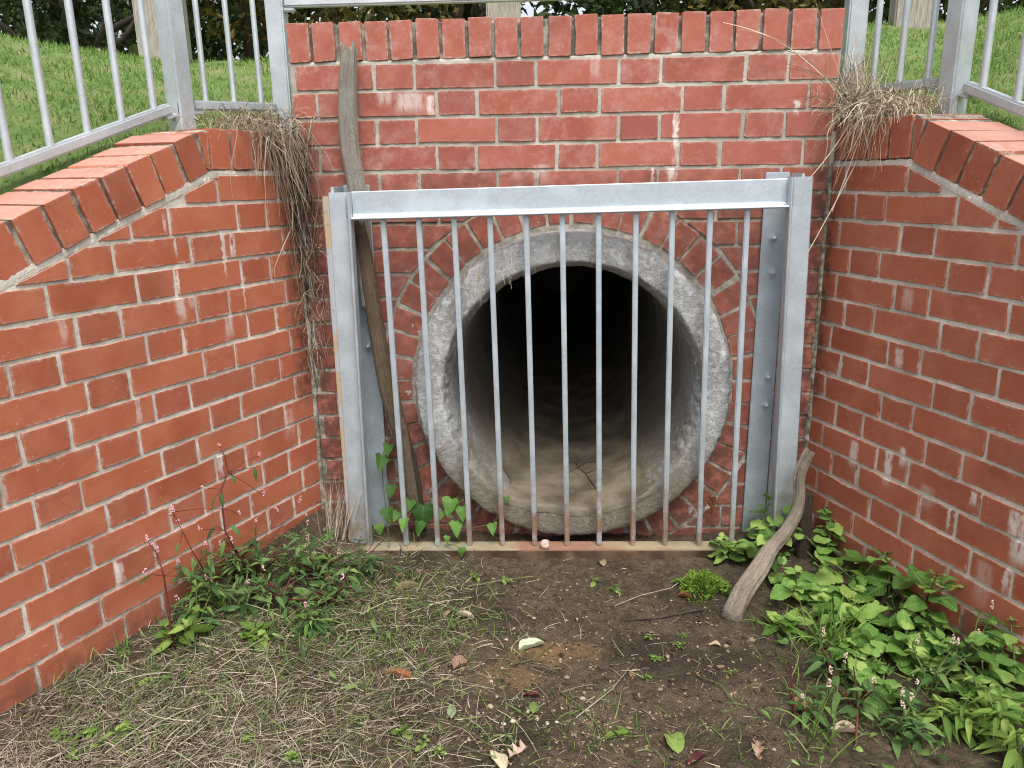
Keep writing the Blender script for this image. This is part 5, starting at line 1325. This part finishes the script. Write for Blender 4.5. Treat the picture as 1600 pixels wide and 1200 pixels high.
fallen(655, 1022, .03, M_DKR, .7, 'ovate', 1.0, 'small dark red leaf in the left hand straw', .4)
fallen(830, 1090, .04, M_DKR, .5, 'ovate', 1.5, 'dark red leaf on the pebbly mud', .5)
fallen(1090, 1190, .06, M_DKR, .4, 'lance', -1.0, 'dark red leaf at the bottom edge, right of the middle', .5)
fallen(940, 882, .035, M_CREAM, .8, 'ovate', .4, 'yellowish leaf in the shade under the grate foot', .3)
fallen(1068, 935, .045, M_ORNG, .6, 'ovate', 1.2, 'brown leaf at the left foot of the moss cushion', .5)
fallen(700, 962, .04, M_TAN, .5, 'ovate', -.4, 'dull tan leaf on the mud below the third grate bar', .4)
# pale crumpled lump on the grate foot
def lump():
    bm = bmesh.new(); bmesh.ops.create_icosphere(bm, subdivisions=4, radius=.0165)
    for v in bm.verts:
        c = v.co * 90; v.co *= 1 + .20 * mn.noise(c) + .10 * mn.noise(c * 2.1) - .25 * abs(mn.noise(c * 1.1))
    me = bpy.data.meshes.new('crumpled_lump'); bm.to_mesh(me); bm.free()
    fin_mesh(me, simple_mat('lump', [(0.3, (0.36, 0.24, 0.19)), (0.6, (0.62, 0.48, 0.42))], 120, .9, .8, .003), True)
    o = share('crumpled_lump', me, None, (0, 0, 0)); p = at_y(852, 838, -.150); o.location = (p[0], -.150, -1.4325 + .0115)
    tag(o, 'pale pink crumpled dried lump sitting on the rusty grate foot', 'lump')
lump()
ORD = ['leftmost','second from the left','third from the left','fourth from the left','fifth from the left','sixth from the left','seventh from the left','eighth from the left','ninth from the left','tenth from the left','eleventh from the left','twelfth from the left','thirteenth from the left','fourteenth from the left','fifteenth from the left','sixteenth from the left','seventeenth from the left','eighteenth from the left']
def order_labels(name, group, text):
    bpy.context.view_layer.update()
    obs = [o for o in bpy.data.objects if o.get('group') == group]
    def col(o):
        d = np.array(o.location) - CP; return float(np.dot(d, CR) / np.dot(d, CFWD))
    for k, o in enumerate(sorted(obs, key=col)): o['label'] = text + ', ' + ORD[k]
M_PEB = simple_mat('pebble', [(0.3, (0.22, 0.17, 0.11)), (0.5, (0.42, 0.36, 0.27)), (0.75, (0.62, 0.57, 0.48))], 30, .8, .3, objr=.5)
pm = []
for i in range(5):
    bm = bmesh.new(); bmesh.ops.create_icosphere(bm, subdivisions=2, radius=1)
    for v in bm.verts: v.co = Vector((v.co.x * 1.15, v.co.y * .9, v.co.z * .65)) * (1 + .35 * mn.noise(v.co * 1.3 + Vector((i * 5, 0, 0))))
    me = bpy.data.meshes.new('pebble'); bm.to_mesh(me); bm.free(); fin_mesh(me, M_PEB, True); pm.append(me)
for (u, v, r) in ((886, 1059, 7), (834, 967, 5), (766, 1104, 6), (802, 1128, 7), (855, 1131, 6), (910, 1092, 6), (913, 1083, 5), (826, 1112, 5), (768, 1065, 5), (1135, 1010, 6), (1137, 1018, 4), (840, 1125, 5), (870, 1129, 5), (787, 1132, 5), (895, 1150, 6), (885, 970, 4), (1180, 1063, 5), (918, 1150, 5)):
    p = on_floor(u, v); o = share('pebble', pm[(u + v) % 5], None, p + Vector((0, 0, .001)), (random.uniform(-.3, .3), random.uniform(-.3, .3), random.uniform(0, 6)), r * .00105 * random.uniform(.8, 1.15))
    tag(o, 'small pale pebble lying on the bare mud', 'pebble', 'pebbles on the mud')
def gravel():
    V = []; F = []; A = []; b = 0; ico = [((v.co.x, v.co.y, v.co.z)) for v in []]
    bm = bmesh.new(); bmesh.ops.create_icosphere(bm, subdivisions=1, radius=1); bm.verts.index_update()
    iv = np.array([v.co[:] for v in bm.verts]); jf = [[v.index for v in f.verts] for f in bm.faces]; bm.free()
    k = 0
    while k < 1900:
        u = random.uniform(560, 1280); v = random.uniform(885, 1230)
        if random.random() > .9 * gs(u, v, 850, 1130, 170, 70) + .35 * gs(u, v, 900, 1000, 250, 130) + .25 * gs(u, v, 1130, 1090, 150, 120) + .05: continue
        p = on_floor(u, v); r = abs(random.gauss(.0, .0016)) + .0006
        if p.y > -.1: continue
        s = np.array([random.uniform(.8, 1.3), random.uniform(.8, 1.3), random.uniform(.5, .9)]) * r
        V.append(iv * (1 + RS.uniform(-.22, .22, (len(iv), 1))) * s + np.array(p)[None]); F += [[i + b for i in q] for q in jf]; b += len(iv); A += [random.random()] * len(iv); k += 1
    o = mesh_obj('gravel', np.concatenate(V), F, simple_mat('gravel', [(0.2, (0.075, 0.055, 0.036)), (0.5, (0.24, 0.185, 0.12)), (0.85, (0.36, 0.30, 0.21)), (1.05, (0.55, 0.49, 0.40))], 40, .85, 0, use_attr='rnd'), None, False, {'rnd': A})
    tag(o, 'fine gravel and grit scattered over the mud', 'gravel', kind='stuff')
gravel()
def twig(pts, r, mat, label, z=.006, name='twig'):
    P = [on_floor(u, v) + Vector((0, 0, z + dz)) for u, v, dz in pts]
    mb = MB(); mb.tube([p - P[0] for p in P], [r * (1 - .5 * i / (len(P) - 1)) for i in range(len(P))], 7)
    o = mb.build(name, mat, None, True); o.location = P[0]; tag(o, label, 'twig', 'twigs on the floor')
twig([(420, 948, .02), (500, 949, .015), (560, 945, .01), (600, 947, .0)], .0022, M_STEMR, 'long dark red stem lying across the left hand weeds')
twig([(510, 948, .0), (545, 915, .02), (588, 880, .045), (620, 855, .06)], .0024, M_STEMR, 'dark red stem reaching up to the left end of the grate foot')
twig([(535, 905, .01), (552, 880, .02), (566, 858, .04)], .002, M_STEMR, 'shorter red stem beside the left grate upright')
twig([(975, 972, .0), (1030, 968, .0), (1080, 960, .004), (1125, 953, .006)], .0035, M_WOODD if False else M_BARK, 'dark root running from the mud to the foot of the driftwood')
twig([(960, 950, .0), (1000, 935, .003), (1050, 925, .008), (1075, 910, .02)], .0014, M_STRAW if False else M_TIMBER, 'thin pale twig beside the moss cushion')
twig([(900, 1125, .0), (955, 1085, .006), (990, 1040, .002)], .0015, M_TIMBER, 'thin brown twig on the lower mud')
twig([(1243, 1130, .0), (1238, 1090, .012), (1232, 1055, .025)], .003, M_STEMR, 'dark red dead stem standing at the edge of the right hand weeds')
twig([(1337, 1170, .0), (1338, 1120, .03), (1330, 1075, .05)], .0032, M_STEMR, 'thick red stem standing in the right hand knotweed')
twig([(1490, 970, .02), (1530, 1000, .02), (1575, 1072, .0)], .0022, M_STRAW if False else M_TIMBER, 'pale dry stalk along the foot of the right wing wall')
twig([(865, 1010, .0), (835, 1035, .004), (790, 1045, .001)], .0012, M_STEMG, 'green grass stalk under the curled pale green leaf')
twig([(1090, 1060, .0), (1125, 1075, .004), (1155, 1112, .001)], .0017, M_STEMG, 'green grass stalk on the lower right of the mud')
twig([(875, 1085, .0), (905, 1110, .006), (945, 1150, .002)], .002, M_STEMG, 'thick green stalk on the pebbly mud')
# twig lodged in the pipe mouth
def pipe_twig():
    P = [Vector(yv(938, 770, .02)), Vector(yv(925, 755, .0)), Vector(yv(915, 740, -.01)), Vector(yv(903, 730, .0)), Vector(yv(893, 715, .02))]
    root = thing('dead_twig', 'dark branching twig lying on the silt inside the pipe', 'twig', P[0]); mb = MB(); mb.tube([p - P[0] for p in P], [.003, .003, .0026, .002, .0012], 7)
    for (a, b) in (((915, 740), (945, 735)), ((905, 732), (890, 738)), ((900, 726), (915, 712)), ((898, 722), (885, 722)), ((930, 760), (950, 790)), ((903, 730), (930, 722))):
        mb.tube([Vector(yv(*a, .0)) - P[0], Vector(yv((a[0] + b[0]) / 2, (a[1] + b[1]) / 2 - 3, -.01)) - P[0], Vector(yv(*b, .01)) - P[0]], [.0018, .0014, .0008], 6)
    mb.build('wood', M_BARK, root, True)
pipe_twig()
# clover-like seedlings in the straw
for i, (u, v, s) in enumerate(((95, 1150, .022), (140, 1152, .022), (110, 1168, .016), (150, 1172, .017), (120, 1185, .018), (190, 1150, .02), (235, 1068, .015), (265, 1068, .014), (632, 1150, .016), (662, 1165, .016), (690, 1178, .015), (455, 1190, .014), (385, 1160, .012), (790, 912, .016), (930, 912, .016), (960, 925, .016), (1010, 998, .012), (1022, 1030, .012), (1060, 1012, .012), (1012, 1062, .011), (1065, 996, .011), (745, 905, .012), (962, 1150, .02), (1140, 1055, .01))):
    weed('seedling', 'tiny bright green clover like seedling' if u < 720 else 'tiny green seedling rooted in the bare mud', on_floor(u, v), .016, 2, ROUND if u < 720 else LIME, s * 1.15, M_STEMG, 500 + i, branches=2, spread=.9, group='seedlings in the straw' if u < 720 else 'seedlings on the mud', stem_r=.0008)

# low leaf cover nobody could count, filling both beds
def leaf_cover(name, label, meshes, n, dens, size, mat, hz):
    src = []
    for me in meshes:
        src.append((np.array([v.co[:] for v in me.vertices]), [list(p.vertices) for p in me.polygons]))
    V = []; F = []; A = []; b = 0; UV = []; k = 0
    while k < n:
        u = random.uniform(60, 1620); v = random.uniform(835, 1230)
        if random.random() > dens(u, v): continue
        p = on_floor(u, v)
        kl = (p.x - XL) * NL[0] + p.y * NL[1]; kr = (p.x - XR) * NR[0] + p.y * NR[1]
        if kl > -.02 or kr > -.02 or p.y > -.05: continue
        vv, ff = src[random.randrange(len(src))]; sz = size * random.uniform(.55, 1.2)
        M = (Matrix.Rotation(random.uniform(0, 6.28), 3, 'Z') @ Matrix.Rotation(random.gauss(.05, .4), 3, 'X') @ Matrix.Rotation(random.gauss(0, .35), 3, 'Y'))
        V.append(vv @ np.array(M).T * sz + np.array(p)[None] + np.array([0, 0, random.uniform(.006, hz)])[None]); F += [[i + b for i in q] for q in ff]; A += [random.random()] * len(vv); b += len(vv); k += 1
    o = mesh_obj(name, np.concatenate(V), F, mat, None, True, {'rnd': A}); tag(o, label, 'ground cover', kind='stuff')
M_COV1 = leaf_mat('cover_leaf', (0.06, 0.13, 0.028), (0.14, 0.255, 0.056), (0.31, 0.42, 0.11), 0, .3, 'rnd')
M_COV2 = leaf_mat('cover_leaf_dark', (0.055, 0.115, 0.030), (0.105, 0.19, 0.052), (0.21, 0.30, 0.09), 0, .28, 'rnd')
leaf_cover('leaf_cover', 'low mixed green leaves covering the right hand bed', NETT[:3] + LIME[:2] + PERS[:2], 170, lambda u, v: gs(u, v, 1400, 980, 130, 75) + .8 * gs(u, v, 1500, 1080, 130, 80) + .5 * gs(u, v, 1290, 905, 70, 45) + .5 * gs(u, v, 1400, 1120, 120, 90), .027, M_COV1, .05)
leaf_cover('leaf_cover', 'low knotweed leaves covering the weedy left corner', PERS + WILL[:2], 190, lambda u, v: gs(u, v, 430, 910, 115, 55) + .6 * gs(u, v, 330, 945, 80, 50) + .35 * gs(u, v, 500, 990, 130, 50) + .5 * gs(u, v, 540, 900, 60, 40), .036, M_COV2, .07)

# crumbs of bark, leaf and clod trodden into the mud
def litter():
    V = []; F = []; A = []; b = 0; k = 0
    while k < 2600:
        u = random.uniform(0, 1560); v = random.uniform(880, 1240)
        if random.random() > .8 * gs(u, v, 900, 1040, 300, 160) + .35 * gs(u, v, 450, 1050, 350, 120) + .3 * gs(u, v, 1250, 1050, 200, 150): continue
        p = on_floor(u, v)
        kl = (p.x - XL) * NL[0] + p.y * NL[1]; kr = (p.x - XR) * NR[0] + p.y * NR[1]
        if kl > -.02 or kr > -.02 or p.y > -.13: continue
        L = abs(random.gauss(0, .0034)) + .0013; m = random.choice((4, 5, 6)); az = random.uniform(0, 6.28); el = random.uniform(.25, .9)
        M = Matrix.Rotation(az, 3, 'Z') @ Matrix.Rotation(random.gauss(0, .45), 3, 'X')
        ring = [M @ Vector((math.cos(6.283 * i / m) * L * random.uniform(.6, 1.2), math.sin(6.283 * i / m) * L * el * random.uniform(.6, 1.2), random.uniform(-.3, .3) * L)) for i in range(m)]
        V += [p + q + Vector((0, 0, .003)) for q in ring] + [p + M @ Vector((0, 0, L * .35)) + Vector((0, 0, .003))]
        F += [(b + i, b + (i + 1) % m, b + m) for i in range(m)]; A += [random.random()] * (m + 1); b += m + 1; k += 1
    o = mesh_obj('litter', V, F, simple_mat('litter', [(0.15, (0.018, 0.013, 0.010)), (0.45, (0.062, 0.042, 0.028)), (0.7, (0.15, 0.10, 0.06)), (0.88, (0.26, 0.17, 0.095)), (1.0, (0.36, 0.28, 0.19))], 60, .9, 0, use_attr='rnd'), None, False, {'rnd': A})
    tag(o, 'crumbs of bark and leaf litter trodden into the mud', 'litter', kind='stuff')
litter()

order_labels('pebble', 'pebbles on the mud', 'small pale pebble on the bare mud')
order_labels('seedling', 'seedlings in the straw', 'tiny bright clover like seedling in the straw')
order_labels('seedling', 'seedlings on the mud', 'tiny green seedling rooted in the mud')
